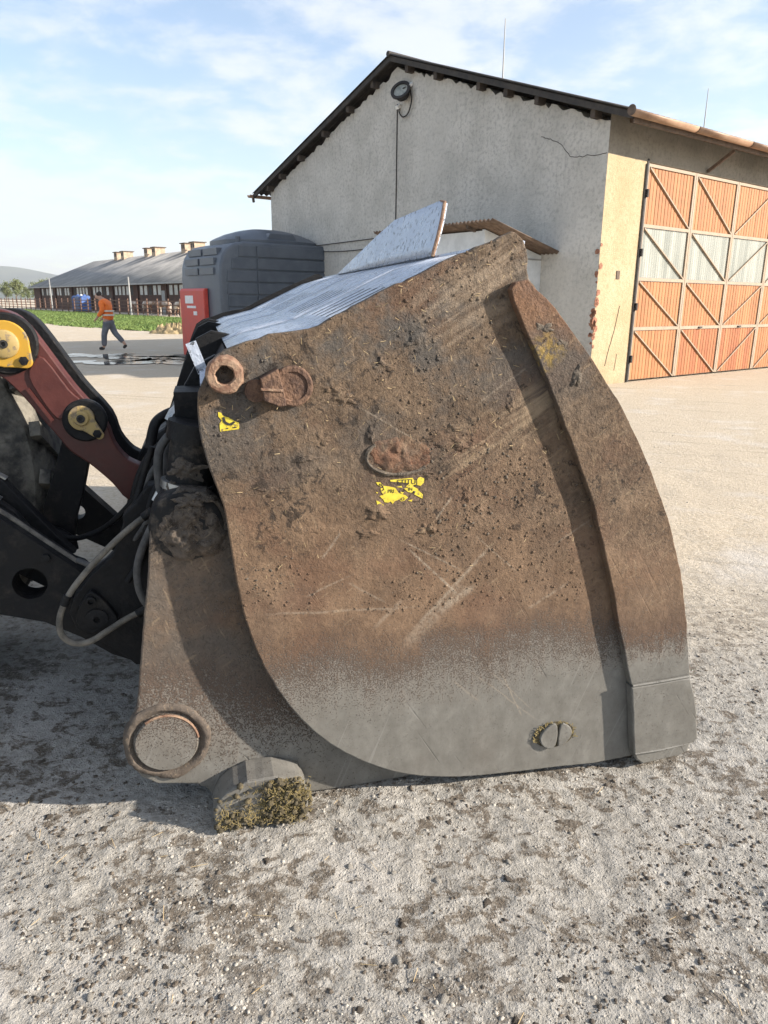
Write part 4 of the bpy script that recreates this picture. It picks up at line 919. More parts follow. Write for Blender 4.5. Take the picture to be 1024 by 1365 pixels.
# ------------------------------------------------------------------ the gabled machine hall (local x = along the door wall, y = along the gable)
GA = R(38.3)
HK = (3.871, 14.121, 0.0)
hall = tag(empty('machine_hall', HK, GA), 'grey rendered gabled hall with orange boarded doors behind the bucket', 'building')
YZ = Matrix(((0,1,0,0),(1,0,0,0),(0,0,1,0),(0,0,0,1)))
def yzprism(pts, x0, x1, bevel=0.0):
    mb = MB(); mb.prism(pts, x0, x1, bevel); bmesh.ops.transform(mb.bm, matrix=YZ, verts=mb.bm.verts[:]); return mb
HL, HW, EZ, RZ = 18.0, 11.75, 4.70, 6.72      # length, width, wall height at the eaves, ridge
def roofz(y): return EZ + (RZ - EZ) * (1 - abs(y - HW/2)/(HW/2))
rr = random.Random(5)
top = []
yy = 0.0
while yy < HW:
    top.append((yy, roofz(yy) - 0.10 - (rr.random()**2)*0.10)); yy += rr.uniform(0.05, 0.14)
top.append((HW, EZ - 0.1))
yzprism([(0.0, -0.05)] + top + [(HW, -0.05)], 0.0, 0.36).build('gable_wall', M_gable, hall)
DX0, DX1, DZ = 1.27, 1.27 + 4*1.70, 4.03
MB().box((0.362, 0.002, -0.05), (DX0 - 0.06, 0.36, 4.04)).build('pier', M_cream, hall)
MB().box((0.001, -0.004, -0.05), (0.36, -0.0005, 4.04)).build('corner_render', M_cream, hall)
MB().box((DX1 + 0.06, 0.002, -0.05), (HL, 0.36, 4.04)).build('pier', M_cream, hall)
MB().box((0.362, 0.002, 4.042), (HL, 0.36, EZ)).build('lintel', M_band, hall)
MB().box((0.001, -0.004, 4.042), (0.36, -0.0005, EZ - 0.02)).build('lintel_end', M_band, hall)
MB().box((0.362, HW - 0.36, -0.05), (HL, HW - 0.002, EZ)).build('rear_wall', M_gable, hall)
MB().box((0.362, 0.362, -0.05), (HL, HW - 0.362, 0.02)).build('floor_slab', M_band, hall)
# roof: two corrugated slopes
def slope_sheet(y0, z0, y1, z1, x0, x1, name, mat, parent, per=0.177, amp=0.024, th=0.012, nn=4):
    n = int((x1-x0)/per*8); V = []; Fs = []
    for i in range(n+1):
        x = x0 + (x1-x0)*i/n; d = amp*math.sin(2*math.pi*(x-x0)/per)
        for k in range(nn+1): V.append((x, y0+(y1-y0)*k/nn, z0+(z1-z0)*k/nn + d))
    for i in range(n):
        for k in range(nn): q = i*(nn+1)+k; Fs.append((q, q+1, q+nn+2, q+nn+1))
    o = poly_mesh(name, V, Fs, mat, parent, True); m = o.modifiers.new('thick', 'SOLIDIFY'); m.thickness = th; m.offset = 1; return o
OV = 0.62
ez = EZ - OV*(RZ-EZ)/(HW/2)
slope_sheet(HW/2, RZ + 0.09, -OV, ez + 0.09, -0.28, HL + 0.3, 'roof_slope', M_roofdark, hall)
slope_sheet(HW/2, RZ + 0.09, HW + OV, ez + 0.09, -0.28, HL + 0.3, 'roof_slope', M_roofdark, hall)
MB().tube([(-0.30, HW/2, RZ + 0.10), (HL + 0.3, HW/2, RZ + 0.10)], 0.06, 10).build('ridge_cap', M_roofdark, hall)
for a, b in (((-OV, ez), (HW/2, RZ)), ((HW/2, RZ), (HW + OV, ez))):
    MB().bar((-0.22, a[0], a[1] + 0.015), (-0.22, b[0], b[1] + 0.015), 0.05, 0.10).build('verge_board', M_roofdark, hall)
for yv in (0.25, 1.55, 2.35, 3.1, 4.4, 5.35, 6.6, 7.6, 8.7, 9.9, 10.9, 11.6):
    z = roofz(yv); MB().box((-0.19, yv - 0.05, z - 0.17), (0.02, yv + 0.05, z - 0.035)).build('purlin', M_purlin, hall)
for xv in np.arange(0.6, HL, 1.25):
    MB().bar((float(xv), -OV + 0.06, ez - 0.01), (float(xv), 0.4, roofz(0.4) - 0.04), 0.09, 0.12).build('rafter', M_timber, hall)
MB().bar((-0.2, -OV + 0.02, ez + 0.01), (HL, -OV + 0.02, ez + 0.01), 0.03, 0.19).build('eaves_board', M_timber, hall)
# gutter: half-round in lengths
def gutter(yc, zc, x0, x1, sign):
    n = 12; V = []; Fs = []
    for x in (x0, x1):
        for k in range(n+1):
            t_ = math.pi + math.pi*k/n; V.append((x, yc + 0.085*math.cos(t_), zc + 0.085*math.sin(t_)))
    for k in range(n): Fs.append((k, k+1, n+2+k, n+1+k))
    o = poly_mesh('gutter', V, Fs, M_gutter, hall, True); m = o.modifiers.new('thick', 'SOLIDIFY'); m.thickness = 0.006
    return o
x = -0.42
while x < HL:
    gutter(-OV - 0.085, ez + 0.055, x, x + 1.95, 1); x += 1.96
    MB().tube([(x - 0.01, -OV - 0.085 + 0.088*math.cos(t_), ez + 0.055 + 0.088*math.sin(t_)) for t_ in np.linspace(math.pi, 2*math.pi, 10)], 0.009, 6).build('gutter_strap', M_timber, hall)
MB().lathe([(0.083, 0), (0.083, 0.004), (0, 0.004)], 20, Matrix.Translation((-0.43, -OV - 0.085, ez + 0.055)) @ Matrix.Rotation(R(90), 4, 'Y')).build('gutter_end', M_timber, hall)
gutter(HW + OV + 0.085, ez + 0.055, -0.35, HL, 1)
MB().tube([(-0.2, HW + OV + 0.085, ez - 0.03), (-0.2, HW + OV + 0.06, ez - 0.14)], 0.04, 8).build('gutter_outlet', M_timber, hall)
MB().bar((3.3, -0.01, 4.08), (3.3, -OV + 0.1, ez - 0.09), 0.05, 0.06).build('eaves_brace', M_timber, hall)
# doors: four leaves of boards, panes and steel frames
MB().box((DX0 - 0.058, -0.015, 0.0), (DX0 - 0.012, 0.10, DZ + 0.06)).build('door_post', M_iron, hall)
MB().box((DX0 - 0.012, 0.03, DZ + 0.002), (DX1 + 0.05, 0.12, DZ + 0.038)).build('door_head', M_frame, hall)
bw = 0.112
board_me = MB().prism([(-bw/2, 0), (bw/2, 0), (bw/2, 1), (-bw/2, 1)], 0.0, 0.022, 0.0).bm
bmesh.ops.bevel(board_me, geom=[e for e in board_me.edges if abs(e.verts[0].co.z - e.verts[1].co.z) > 0.5], offset=0.009, segments=1, affect='EDGES')
bme = bpy.data.meshes.new('board'); board_me.to_mesh(bme); board_me.free(); bme.materials.append(M_board)
bme2 = bme.copy(); bme2.materials.clear(); bme2.materials.append(M_board2)
LVL = [0.0, 1.03, 1.97, 2.94, 4.0]
for li in range(4):
    x0 = DX0 + li*1.70; fw = 0.055
    leaf = MB()
    for xx in (x0 + 0.006, x0 + 1.70 - fw - 0.006): leaf.box((xx, 0.020, 0.03), (xx + fw, 0.075, DZ - 0.005))
    for z in LVL: leaf.box((x0 + fw + 0.0065, 0.021, max(0.031, z - 0.03)), (x0 + 1.70 - fw - 0.0065, 0.074, min(DZ - 0.006, z + 0.03)))
    leaf = leaf.build('door_leaf', M_frame, hall)
    for k in range(4):
        za, zb = LVL[k] + 0.035, LVL[k+1] - 0.035; xa, xb = x0 + fw + 0.01, x0 + 1.70 - fw - 0.01
        if k == 2:
            MB().box((xa, 0.050, za), (xb, 0.058, zb)).build('pane', M_frost, leaf)
        else:
            nb = int((xb - xa)/bw); st = (xb - xa)/nb
            for j in range(nb):
                me = bme2 if (k == 0 and li in (1, 2)) else bme
                o = bpy.data.objects.new('board', me); COL.objects.link(o); o.parent = leaf
                o.location = (xa + st*(j + 0.5), 0.046 + rr.uniform(-.002, .002), za); o.scale = (st/bw*0.985, 1, zb - za)
        if li < 2: p, q = (xa + 0.02, 0.030, zb - 0.01), (xb - 0.02, 0.030, za + 0.01)
        else: p, q = (xb - 0.02, 0.030, zb - 0.01), (xa + 0.02, 0.030, za + 0.01)
        MB().bar(p, q, 0.024, 0.040, (0, 1, 0)).build('diagonal_brace', M_frame, leaf)
    if li in (1, 2): MB().box((x0 + 0.75, -0.01, 1.01), (x0 + 0.87, 0.019, 1.045)).build('handle', M_iron, leaf)
for z in (0.45, 1.45, 2.45, 3.5): MB().tube([(DX0 - 0.012, -0.03, z - 0.07), (DX0 - 0.012, -0.03, z + 0.07)], 0.03, 8).build('hinge', M_iron, hall)
MB().tube([(DX0 - 0.09, -0.012, 0.0), (DX0 - 0.09, -0.012, 4.0)], 0.012, 6).build('conduit', M_iron, hall)
# crack, crumbled corner, hole in the render
def crack(pts, r, side):
    P = [((-0.001, a, b) if side == 'g' else (a, -0.0045, b)) for a, b in pts]; Q = []
    for p, q in zip(P, P[1:]):
        for k in range(5): Q.append(tuple(p[i] + (q[i]-p[i])*k/5 + (rr.uniform(-.02, .02) if (i == 2 or (i == 1) == (side == 'g')) and i and not (side != 'g' and i == 1) else 0) for i in range(3)))
    Q.append(P[-1]); return MB().tube(Q, r, 4).build('crack', M_iron, hall)
crack([(1.55, 4.52), (1.30, 4.46), (1.05, 4.34), (0.82, 4.10), (0.45, 4.06), (0.02, 4.05)], 0.006, 'g')
crack([(0.75, 1.45), (0.66, 1.05), (0.52, 0.62), (0.45, 0.35)], 0.005, 'd')
crack([(0.80, 0.55), (0.76, 0.25)], 0.004, 'd')
for k in range(34):
    z = rr.uniform(0.2, 2.6) if k > 12 else rr.uniform(0.9, 1.5); s = rr.uniform(0.02, 0.075)
    MB().prism(densify(circ(rr.uniform(0.0, 0.05), z, s, 9), 0.02, s*0.25, k), -0.012, -0.003).build('exposed_brick', M_brick, hall) if k % 2 else \
        yzprism(densify(circ(rr.uniform(0.0, 0.06), z, s, 9), 0.02, s*0.25, k), -0.012, -0.002).build('exposed_brick', M_brick, hall)
for yv, z in ((1.2, 0.9), (0.32, 0.75), (0.5, 0.55)): yzprism(densify(circ(yv, z, 0.05, 9), 0.02, 0.012, 3), -0.008, -0.002).build('exposed_brick', M_brick, hall)
MB().box((0.56, -0.012, 1.95), (0.66, 0.0, 2.10)).build('wall_socket', M_timber, hall)
# floodlight high on the gable, its loop of cable and the line down the wall
lamp = tag(empty('floodlight', (0, 0, 0), 0), 'round black floodlight high on the gable wall', 'lamp'); lamp.parent = None
hm = Matrix.Translation(HK) @ Matrix.Rotation(GA, 4, 'Z')
lamp.matrix_world = hm @ Matrix.Translation((-0.16, 5.55, 6.02))
Ml = Matrix.Rotation(R(-90), 4, 'Y') @ Matrix.Rotation(R(25), 4, 'X') @ Matrix.Rotation(R(30), 4, 'Y')
MB().lathe([(0.10, -0.16), (0.15, -0.12), (0.20, 0.0), (0.235, 0.03), (0.235, 0.07), (0.17, 0.07), (0.165, 0.02)], 28, Ml).build('housing', M_iron, lamp, True, 40)
MB().lathe([(0.168, 0.035), (0.0, 0.035)], 28, Ml).build('lens', M_frost, lamp)
MB().bar((0.12, -0.15, 0.16), (0.155, -0.15, 0.12), 0.12, 0.14).build('junction_box', M_white, lamp)
MB().bar((0.12, 0.25, -0.20), (0.155, 0.25, -0.26), 0.10, 0.14).build('junction_box', M_white, lamp)
MB().bar((0.15, -0.1, 0.12), (0.0, -0.05, 0.06), 0.05, 0.02).build('yoke', M_iron, lamp)
MB().tube(spline([(0.12, -0.15, 0.05), (0.10, -0.24, -0.20), (0.10, -0.12, -0.44), (0.10, 0.06, -0.48), (0.11, 0.20, -0.36), (0.13, 0.22, -0.22)], 6), 0.016, 6).build('cable_loop', M_iron, lamp, True)
MB().tube([(-0.012, 5.87, 5.85), (-0.012, 5.885, 2.2)], 0.013, 6).build('wall_cable', M_iron, hall)
for z0, z1 in ((3.02, 2.96), (2.80, 2.84)):
    MB().tube(spline([(-0.03, 5.9, z0), (-0.03, 8.0, z0 - 0.03), (-0.03, 10.0, z1), (-0.03, 11.7, z1 + 0.02)], 4), 0.012, 5).build('wall_cable', M_iron, hall)
for xv, lab in ((3.4, 'thin lightning rod above the middle of the gable roof slope'), (13.0, 'thin lightning rod rising behind the brown gutter')):
    p = hm @ Vector((xv, HW/2, RZ + 0.05)); o = MB().tube([(0, 0, 0), (0, 0, 1.5)], [0.022, 0.012], 6).build('lightning_rod', M_pole); o.location = p; tag(o, lab, 'lightning rod', 'lightning rods on the hall roof')
# lean-to by the gable
shed = tag(empty('lean_to_shed', HK, GA), 'small white lean-to with brown corrugated roof against the grey gable', 'shed')
MB().prism([(-1.60, 0.0), (-0.003, 0.0), (-0.003, 2.39), (-1.60, 2.78)], 1.35, 1.41).build('side_wall', M_shedwall, shed)
MB().box((-1.60, 1.412, 0.0), (-1.54, 3.9, 2.76)).build('front_wall', M_shedwall, shed)
MB().prism([(-1.60, 0.0), (-0.003, 0.0), (-0.003, 2.39), (-1.60, 2.78)], 3.902, 3.96).build('side_wall', M_shedwall, shed)
MB().box((-1.605, 1.34, 2.30), (-0.003, 1.349, 2.33)).build('wall_rail', M_pole, shed)
n_ = int(3.4/0.10*8); V = []; Fs = []
for i in range(n_ + 1):
    yv = 0.92 + 3.4*i/n_; d = 0.022*math.sin(2*math.pi*yv/0.10)
    V += [(-1.86, yv, 2.90 + d), (-0.01, yv, 2.44 + d)]
for i in range(n_): Fs.append((2*i, 2*i+1, 2*i+3, 2*i+2))
o = poly_mesh('corrugated_roof', V, Fs, M_corr, shed, True); m = o.modifiers.new('thick', 'SOLIDIFY'); m.thickness = 0.015
for yv in (1.6, 2.8, 3.8): MB().bar((-1.80, yv, 2.83), (-0.02, yv, 2.39), 0.06, 0.07).build('roof_batten', M_timber, shed)

# ------------------------------------------------------------------ grey fuel tank with its red pump cabinet
TK = (-4.15, 19.25, 0.0)
tank = tag(empty('fuel_tank', TK, GA), 'ribbed grey plastic fuel tank with red pump cabinet beyond the bucket', 'tank')
PR = [(0.0,0.0),(0.0,2.05),(0.02,2.35),(0.09,2.58),(0.22,2.76),(0.42,2.88),(0.70,2.94),(3.4,2.94),(3.46,2.80),(3.46,0.0)]
MB().prism(PR, 0.0, 2.35, 0.07, 3).build('tank_body', M_tank, tank, True, 35)
for k in range(9):
    z = 0.14 + k*0.305
    xs = 0.16 if z + 0.26 < 2.3 else (0.30 if z + 0.26 < 2.7 else 0.5)
    MB().prism([(xs + 0.02, z), (1.02, z), (1.02, z + 0.262), (xs + 0.05, z + 0.262)], -0.028, 0.01, 0.010).build('side_rib', M_tank, tank)
    MB().prism([(1.06, z), (3.42, z), (3.42, z + 0.262), (1.06, z + 0.262)], -0.036, 0.01, 0.012).build('side_rib', M_tank, tank)
for k in range(3):
    for y0 in (0.30, 1.22):
        z = 2.14 + k*0.24; xx = (-0.02, 0.00, 0.10)[k]
        MB().box((xx - 0.012, y0, z), (xx + 0.25, y0 + 0.80, z + 0.16)).build('end_rib', M_tank, tank)
def rrect(cx, cy, a, b, z, n=40, p=3.2):
    out = []
    for k in range(n):
        t_ = 2*math.pi*k/n; c, s_ = math.cos(t_), math.sin(t_)
        out.append((cx + a*math.copysign(abs(c)**(2/p), c), cy + b*math.copysign(abs(s_)**(2/p), s_), z))
    return out
mb = MB(); rings = [[mb.bm.verts.new(v) for v in rrect(1.95, 1.17, a, b, z)] for a, b, z in ((1.42, 1.02, 2.90), (1.42, 1.02, 3.02), (1.34, 0.95, 3.07), (1.05, 0.74, 3.20), (0.70, 0.48, 3.30), (0.45, 0.32, 3.34))]
for a, b in zip(rings, rings[1:]):
    for k in range(40): mb.bm.faces.new((a[k], a[(k+1) % 40], b[(k+1) % 40], b[k]))
mb.bm.faces.new(rings[-1]); mb.build('tank_lid', M_tank, tank, True, 30)
MB().prism([(1.45, 3.0), (2.45, 3.0), (2.30, 3.20), (1.60, 3.20)], 0.22, 0.50, 0.02).build('lid_hatch', M_tank, tank)
MB().tube([(0.75, 0.4, 2.9), (0.75, 0.4, 3.08)], 0.06, 10).build('vent_cap', M_tank, tank)
cab = MB().prism([(-0.14, 0.05), (-0.01, 0.05), (-0.01, 1.80), (-0.10, 1.80), (-0.14, 1.74)], 0.70, 2.20, 0.02).build('pump_cabinet', M_tankred, tank)
MB().box((-0.146, 0.80, 0.12), (-0.141, 2.10, 0.86)).build('cabinet_door', M_tankred, cab)
MB().box((-0.148, 1.35, 1.42), (-0.141, 1.85, 1.62)).build('label_plate', M_white, cab)
MB().box((-0.149, 1.20, 1.30), (-0.141, 1.75, 1.36)).build('label_plate', M_white, cab)
MB().box((-0.148, 1.15, 1.12), (-0.141, 1.36, 1.22)).build('label_plate', M_white, cab)
MB().box((1.30, -0.044, 0.62), (1.52, -0.037, 0.86)).build('label_plate', M_white, tank)
MB().box((-0.35, -0.05, -0.03), (3.5, 2.4, 0.045)).build('plinth', M_band, tank)

# ------------------------------------------------------------------ the long stable, its yard fence and what stands there
SK = Vector((-17.6, 75.6, 0.0))
stable = tag(empty('stable', SK, GA), 'long low dark brick stable with grey roof and roof vents', 'building')
SL, SW, SE, SR = 66.0, 16.0, 3.6, 7.5           # local y along the stable, x = depth
MB().box((0.0, 0.0, -0.05), (0.4, SL, SE + 0.05)).build('long_wall', M_stabwall, stable)
MB().box((0.402, SL - 0.4, -0.05), (SW, SL - 0.002, SE)).build('end_wall', M_stabwall, stable)
MB().box((0.402, 0.002, -0.05), (SW, 0.4, SE)).build('end_wall', M_stabwall, stable)
MB().box((SW - 0.4, 0.402, -0.05), (SW - 0.002, SL - 0.402, SE)).build('long_wall', M_stabwall, stable)
e = 0.7; hip = 7.0
RV = [(-e, -e, SE - 0.25), (SW + e, -e, SE - 0.25), (SW + e, SL + e, SE - 0.25), (-e, SL + e, SE - 0.25), (SW/2, 2.0, SR), (SW/2, SL - hip, SR)]
roof = poly_mesh('roof', RV, [(0, 4, 5, 3)], M_stabroof, stable)
m = roof.modifiers.new('thick', 'SOLIDIFY'); m.thickness = 0.12
for f in ([(2, 5, 4, 1)], ): 
    o = poly_mesh('roof', RV, f, M_stabroof, stable); m = o.modifiers.new('thick', 'SOLIDIFY'); m.thickness = 0.12
for f in ([(3, 5, 2)], [(1, 4, 0)]):
    o = poly_mesh('roof', RV, f, M_stabroof, stable); m = o.modifiers.new('thick', 'SOLIDIFY'); m.thickness = 0.12
MB().bar((-e - 0.03, -e, SE - 0.34), (-e - 0.03, SL + e, SE - 0.34), 0.05, 0.16).build('eaves_board', M_pole, stable)
wme = None
for g0 in np.arange(3.0, SL - 4, 8.6):
    for k in range(5):
        y0 = float(g0) + k*1.35
        wi = MB().box((-0.02, y0, 2.0), (0.05, y0 + 0.98, 3.12)).build('window', M_timber, stable)
        MB().box((-0.035, y0 + 0.07, 2.06), (-0.021, y0 + 0.91, 3.06)).build('pane', M_pane if (k*7 + int(g0)) % 5 else M_iron, wi)
for y0 in np.arange(1.2, SL, 8.6): MB().box((-0.18, float(y0), 0.0), (-0.001, float(y0) + 0.5, SE - 0.1)).build('pilaster', M_stabwall, stable)
for y0 in (11.0, 28.2, 45.4): MB().box((-0.04, y0 - 0.9, 0.0), (-0.002, y0 + 0.55, 2.5)).build('stable_door', M_pole if y0 < 12 else M_timber, stable)
for yc in (19.0, 21.8, 31.5, 34.3, 43.5, 46.5):
    ch = MB().box((SW/2 - 0.7, yc - 0.6, SR - 0.5), (SW/2 + 0.7, yc + 0.6, SR + 0.78)).build('roof_vent', M_chim, stable)
    MB().box((SW/2 - 0.85, yc - 0.75, SR + 0.782), (SW/2 + 0.85, yc + 0.75, SR + 0.88)).build('vent_cap', M_timber, ch)
    for k in (-1, 1): MB().box((SW/2 - 0.72, yc + k*0.27 - 0.15, SR + 0.2), (SW/2 - 0.702, yc + k*0.27 + 0.15, SR + 0.66)).build('louvre', M_iron, ch)
Dv = Vector((math.cos(GA), math.sin(GA), 0)); Gv = Vector((-math.sin(GA), math.cos(GA), 0))
FK = SK - Dv*5.5 - Gv*6.0
fence = tag(empty('cattle_fence', FK, GA), 'long rusty rail fence in front of the stable', 'fence')
FLN = 92.0
pm = None
for k in range(int(FLN/2.6)):
    y0 = k*2.6
    if pm is None: pm = MB().box((-0.06, -0.06, -0.1), (0.06, 0.06, 1.62)).build('post', M_fence, fence); o = pm
    else: o = pm.copy(); COL.objects.link(o)
    o.location = (0, y0, 0); o.parent = fence; o.rotation_euler = (0, 0, rr.uniform(-.1, .1))
for z in (0.35, 0.70, 1.05, 1.40): MB().bar((-0.075, -0.2, z), (-0.075, FLN, z + 0.02), 0.05, 0.085).build('rail', M_fence, fence)
for (px_, yl, hh, lab) in ((0, 9.0, 3.55, 'thin grey pole before the stable, nearer the red cabinet'), (0, 36.5, 3.9, 'thin grey pole before the stable beside the blue containers')):
    p = FK + Gv*yl - Dv*1.2; o = empty('utility_pole', p, 0); tag(o, lab, 'pole', 'poles before the stable')
    MB().tube([(0.06, 0, 0), (0, 0, hh)], [0.085, 0.07], 8).build('shaft', M_pole, o, True); MB().lathe([(0.08, hh), (0.08, hh + 0.05), (0, hh + 0.06)], 8).build('cap', M_pole, o)
for k, lab in enumerate(('blue plastic container nearest the walking person', 'middle one of the three blue containers by the fence', 'blue plastic container beside the grey pole')):
    p = FK + Gv*(32.3 + k*1.35) + Dv*1.6; o = empty('blue_container', p, GA + 0.1*k); tag(o, lab, 'container', 'blue containers behind the fence')
    MB().prism([(-0.55, 0.15), (0.55, 0.15), (0.55, 1.75), (0.40, 1.95), (-0.40, 1.95), (-0.55, 1.75)], -0.5, 0.5, 0.05).build('body', M_blue, o)
    for xx in (-0.45, -0.15, 0.15, 0.45): MB().box((-0.585, xx - 0.03, 0.15), (-0.552, xx + 0.03, 1.8)).build('cage_bar', M_pole if k == 1 else M_blue, o)
    MB().tube([(0, 0, 1.94), (0, 0, 2.08)], 0.16, 12).build('lid', M_white if k == 1 else M_blue, o); MB().box((-0.55, -0.55, 0.0), (0.55, 0.55, 0.148)).build('pallet', M_timber, o)
# animals behind the fence
def skin_mesh(name, nodes, edges, mat, parent=None, sub=1, root=0):
    me = bpy.data.meshes.new(name); me.from_pydata([n_[0] for n_ in nodes], edges, [])
    o = bpy.data.objects.new(name, me); COL.objects.link(o)
    if parent is not None: o.parent = parent
    o.modifiers.new('skin', 'SKIN')
    for i, n_ in enumerate(nodes):
        r = n_[1]; me.skin_vertices[0].data[i].radius = (r, r) if isinstance(r, (int, float)) else r
        me.skin_vertices[0].data[i].use_root = (i == root)
    s_ = o.modifiers.new('sub', 'SUBSURF'); s_.levels = sub; s_.render_levels = sub
    dg = bpy.context.evaluated_depsgraph_get(); me2 = bpy.data.meshes.new_from_object(o.evaluated_get(dg))
    bpy.data.objects.remove(o); me2.name = name; me2.materials.clear()
    return link(name, me2, mat, parent, True)
def cow():
    N = [((0,0,1.12),.34),((0.45,0,1.12),.33),((0.80,0,1.14),.30),((-0.45,0,1.14),.35),((-0.82,0,1.18),.27),((1.05,0,1.22),.17),((1.28,0,1.30),.13),((1.42,0,1.24),.11),((1.62,0,1.08),.075)]
    E_ = [(0,1),(1,2),(0,3),(3,4),(2,5),(5,6),(6,7),(7,8)]
    for sx, sy, base in ((0.66,0.17,2),(0.66,-0.17,2)):
        i = len(N); N += [((sx,sy,0.80),.11),((sx-0.02,sy,0.46),.065),((sx+0.01,sy,0.10),.05),((sx+0.05,sy,0.04),.06)]; E_ += [(base,i),(i,i+1),(i+1,i+2),(i+2,i+3)]
    for sy in (0.17,-0.17):
        i = len(N); N += [((-0.72,sy,0.82),.15),((-0.64,sy,0.62),.09),((-0.80,sy,0.42),.06),((-0.76,sy,0.10),.05),((-0.72,sy,0.04),.06)]; E_ += [(4,i),(i,i+1),(i+1,i+2),(i+2,i+3),(i+3,i+4)]
    i = len(N); N += [((-1.04,0,1.22),.05),((-1.10,0,0.9),.03),((-1.10,0,0.55),.04)]; E_ += [(4,i),(i,i+1),(i+1,i+2)]
    i = len(N); N += [((1.30,0.20,1.36),.03),((1.30,-0.20,1.36),.03)]; E_ += [(6,i),(6,i+1)]
    return skin_mesh('cow', N, E_, M_cow, None, 1, 0)
c0 = cow()
for k, (yl, dx, rz, lab) in enumerate(((1.0, 1.6, 1.7, 'brown and white cow behind the rails, nearest the red cabinet'), (4.4, 2.0, -1.3, 'brown and white cow standing second from the red cabinet'), (7.2, 1.4, 1.9, 'cow behind the rails just right of the nearer pole'), (12.5, 1.8, -1.6, 'cow behind the rails between the nearer pole and the person'), (17.5, 2.2, 1.5, 'cow behind the rails close to the walking person'))):
    o = c0 if k == 0 else c0.copy()
    if k: COL.objects.link(o)
    o.location = FK + Gv*yl + Dv*dx; o.rotation_euler = (0, 0, GA + rz); tag(o, lab, 'cow', 'cattle behind the fence')
# grass verge in front of the fence
def verge():
    n = 80000; s_ = RNG.random(n)**1.6; back = RNG.random(n)
    NP = np.array([(3, 34.0), (-9.2, 35.6), (-13.5, 39.0), (-21, 46.5), (-36, 60), (-64, 86)], float); ks = np.array([0, .2, .32, .5, .74, 1.0])
    nx_ = np.interp(s_, ks, NP[:, 0]); ny_ = np.interp(s_, ks, NP[:, 1])
    f0 = np.array(FK) - 14*np.array(Gv) - 0.4*np.array(Dv); f1 = np.array(FK) + 84*np.array(Gv) - 0.4*np.array(Dv)
    far = f0[None] + (f1 - f0)[None]*s_[:, None]
    back = np.clip(back + 0.06*vnoise(nx_ + 90, ny_*0 + 3, 0.35, 5) + 0.05*vnoise(nx_ + 90, ny_*0 + 3, 1.4, 6), 0, 1)
    p = np.stack([nx_ + (far[:, 0] - nx_)*back, ny_ + (far[:, 1] - ny_)*back, 0*nx_], -1)
    h = 0.05 + 0.13*RNG.random(n)*(0.6 + vnoise(p[:, 0] + 99, p[:, 1], 0.3, 9)); a = RNG.random(n)*6.283; wd = 0.035 + 0.04*RNG.random(n)
    dx, dy = np.cos(a)*wd, np.sin(a)*wd; lx, ly = RNG.normal(size=n)*0.08, RNG.normal(size=n)*0.08
    V = np.stack([np.stack([p[:, 0]-dx, p[:, 1]-dy, 0*h - 0.01], -1), np.stack([p[:, 0]+dx, p[:, 1]+dy, 0*h - 0.01], -1), np.stack([p[:, 0]+lx, p[:, 1]+ly, h], -1)], 1)
    o = poly_mesh('grass_verge', V.reshape(-1, 3), np.arange(3*n).reshape(-1, 3), M_grass); o['kind'] = 'stuff'; o['label'] = 'strip of green grass before the stable fence'; o['category'] = 'grass'
verge()
# little heap of straw and sand
pr0 = bucket
P = np.array([[-9.6 + 1.3*random.gauss(0, .5), 35.2 + 0.5*random.gauss(0, .5), 0.04 + abs(random.gauss(0, .09))] for _ in range(420)])
o = patch('straw_heap', 0, 0, 1.3, 0.5, 0.35, M_straw, 71, 0.0, pr0, 0.3); o.rotation_euler = (R(-90), 0, 0); o.parent = None; o.location = (-9.6, 35.2, -0.02); o.data.transform(Matrix.Identity(4)); tag(o, 'low heap of orange straw at the edge of the grass', 'heap')
# ------------------------------------------------------------------ the person walking away
pr = tag(empty('person', (-8.55, 23.4, 0.0), R(176)), 'walking person in orange hi-vis jacket and grey trousers', 'person')
BN = [((0,0,0.93),.13),((0.02,0,1.10),(.11,.14)),((0.05,0,1.30),(.12,.16)),((0.10,0,1.45),(.09,.13)),((0.17,0,1.535),.055),((0.245,0,1.565),.085),((0.275,0,1.63),.088),((0.26,0,1.70),.065),((0.355,0,1.58),.020)]
BE = [(0,1),(1,2),(2,3),(3,4),(4,5),(5,6),(6,7),(6,8)]
def limb(lst, base, pts):
    i = len(lst[0]); lst[0].extend(pts); lst[1].append((base, i)); lst[1].extend((i+k, i+k+1) for k in range(len(pts)-1))
body = (BN, BE)
for s_ in (1, -1): limb(body, 3, [((0.09,0.18*s_,1.42),.06),((0.06,0.25*s_,1.16),.045),((0.24,0.21*s_,0.98),.035),((0.29,0.20*s_,0.93),.040),((0.34,0.20*s_,0.885),.022),((0.355,0.195*s_,0.85),.014)])
FL = [((0.02,0.10,0.84),.10),((0.13,0.10,0.50),.07),((0.17,0.10,0.11),.05),((0.20,0.10,0.05),.045),((0.31,0.10,0.035),.035)]
RL = [((-0.02,-0.10,0.84),.10),((-0.13,-0.10,0.50),.07),((-0.40,-0.10,0.20),.05),((-0.44,-0.10,0.13),.045),((-0.36,-0.10,0.045),.035)]
limb(body, 0, FL); limb(body, 0, RL)
skin_mesh('body', BN, BE, M_skin, pr, 2)
JN = [((0.0,0,0.86),(.175,.20)),((0.0,0,1.02),(.165,.205)),((0.03,0,1.25),(.175,.215)),((0.075,0,1.42),(.145,.18)),((0.13,0,1.50),(.09,.11))]; JE = [(0,1),(1,2),(2,3),(3,4)]
jk = (JN, JE)
for s_ in (1, -1): limb(jk, 3, [((0.08,0.20*s_,1.41),.088),((0.05,0.265*s_,1.16),.075),((0.22,0.225*s_,1.00),.060)])
jo = skin_mesh('jacket', JN, JE, M_orange, pr, 2)
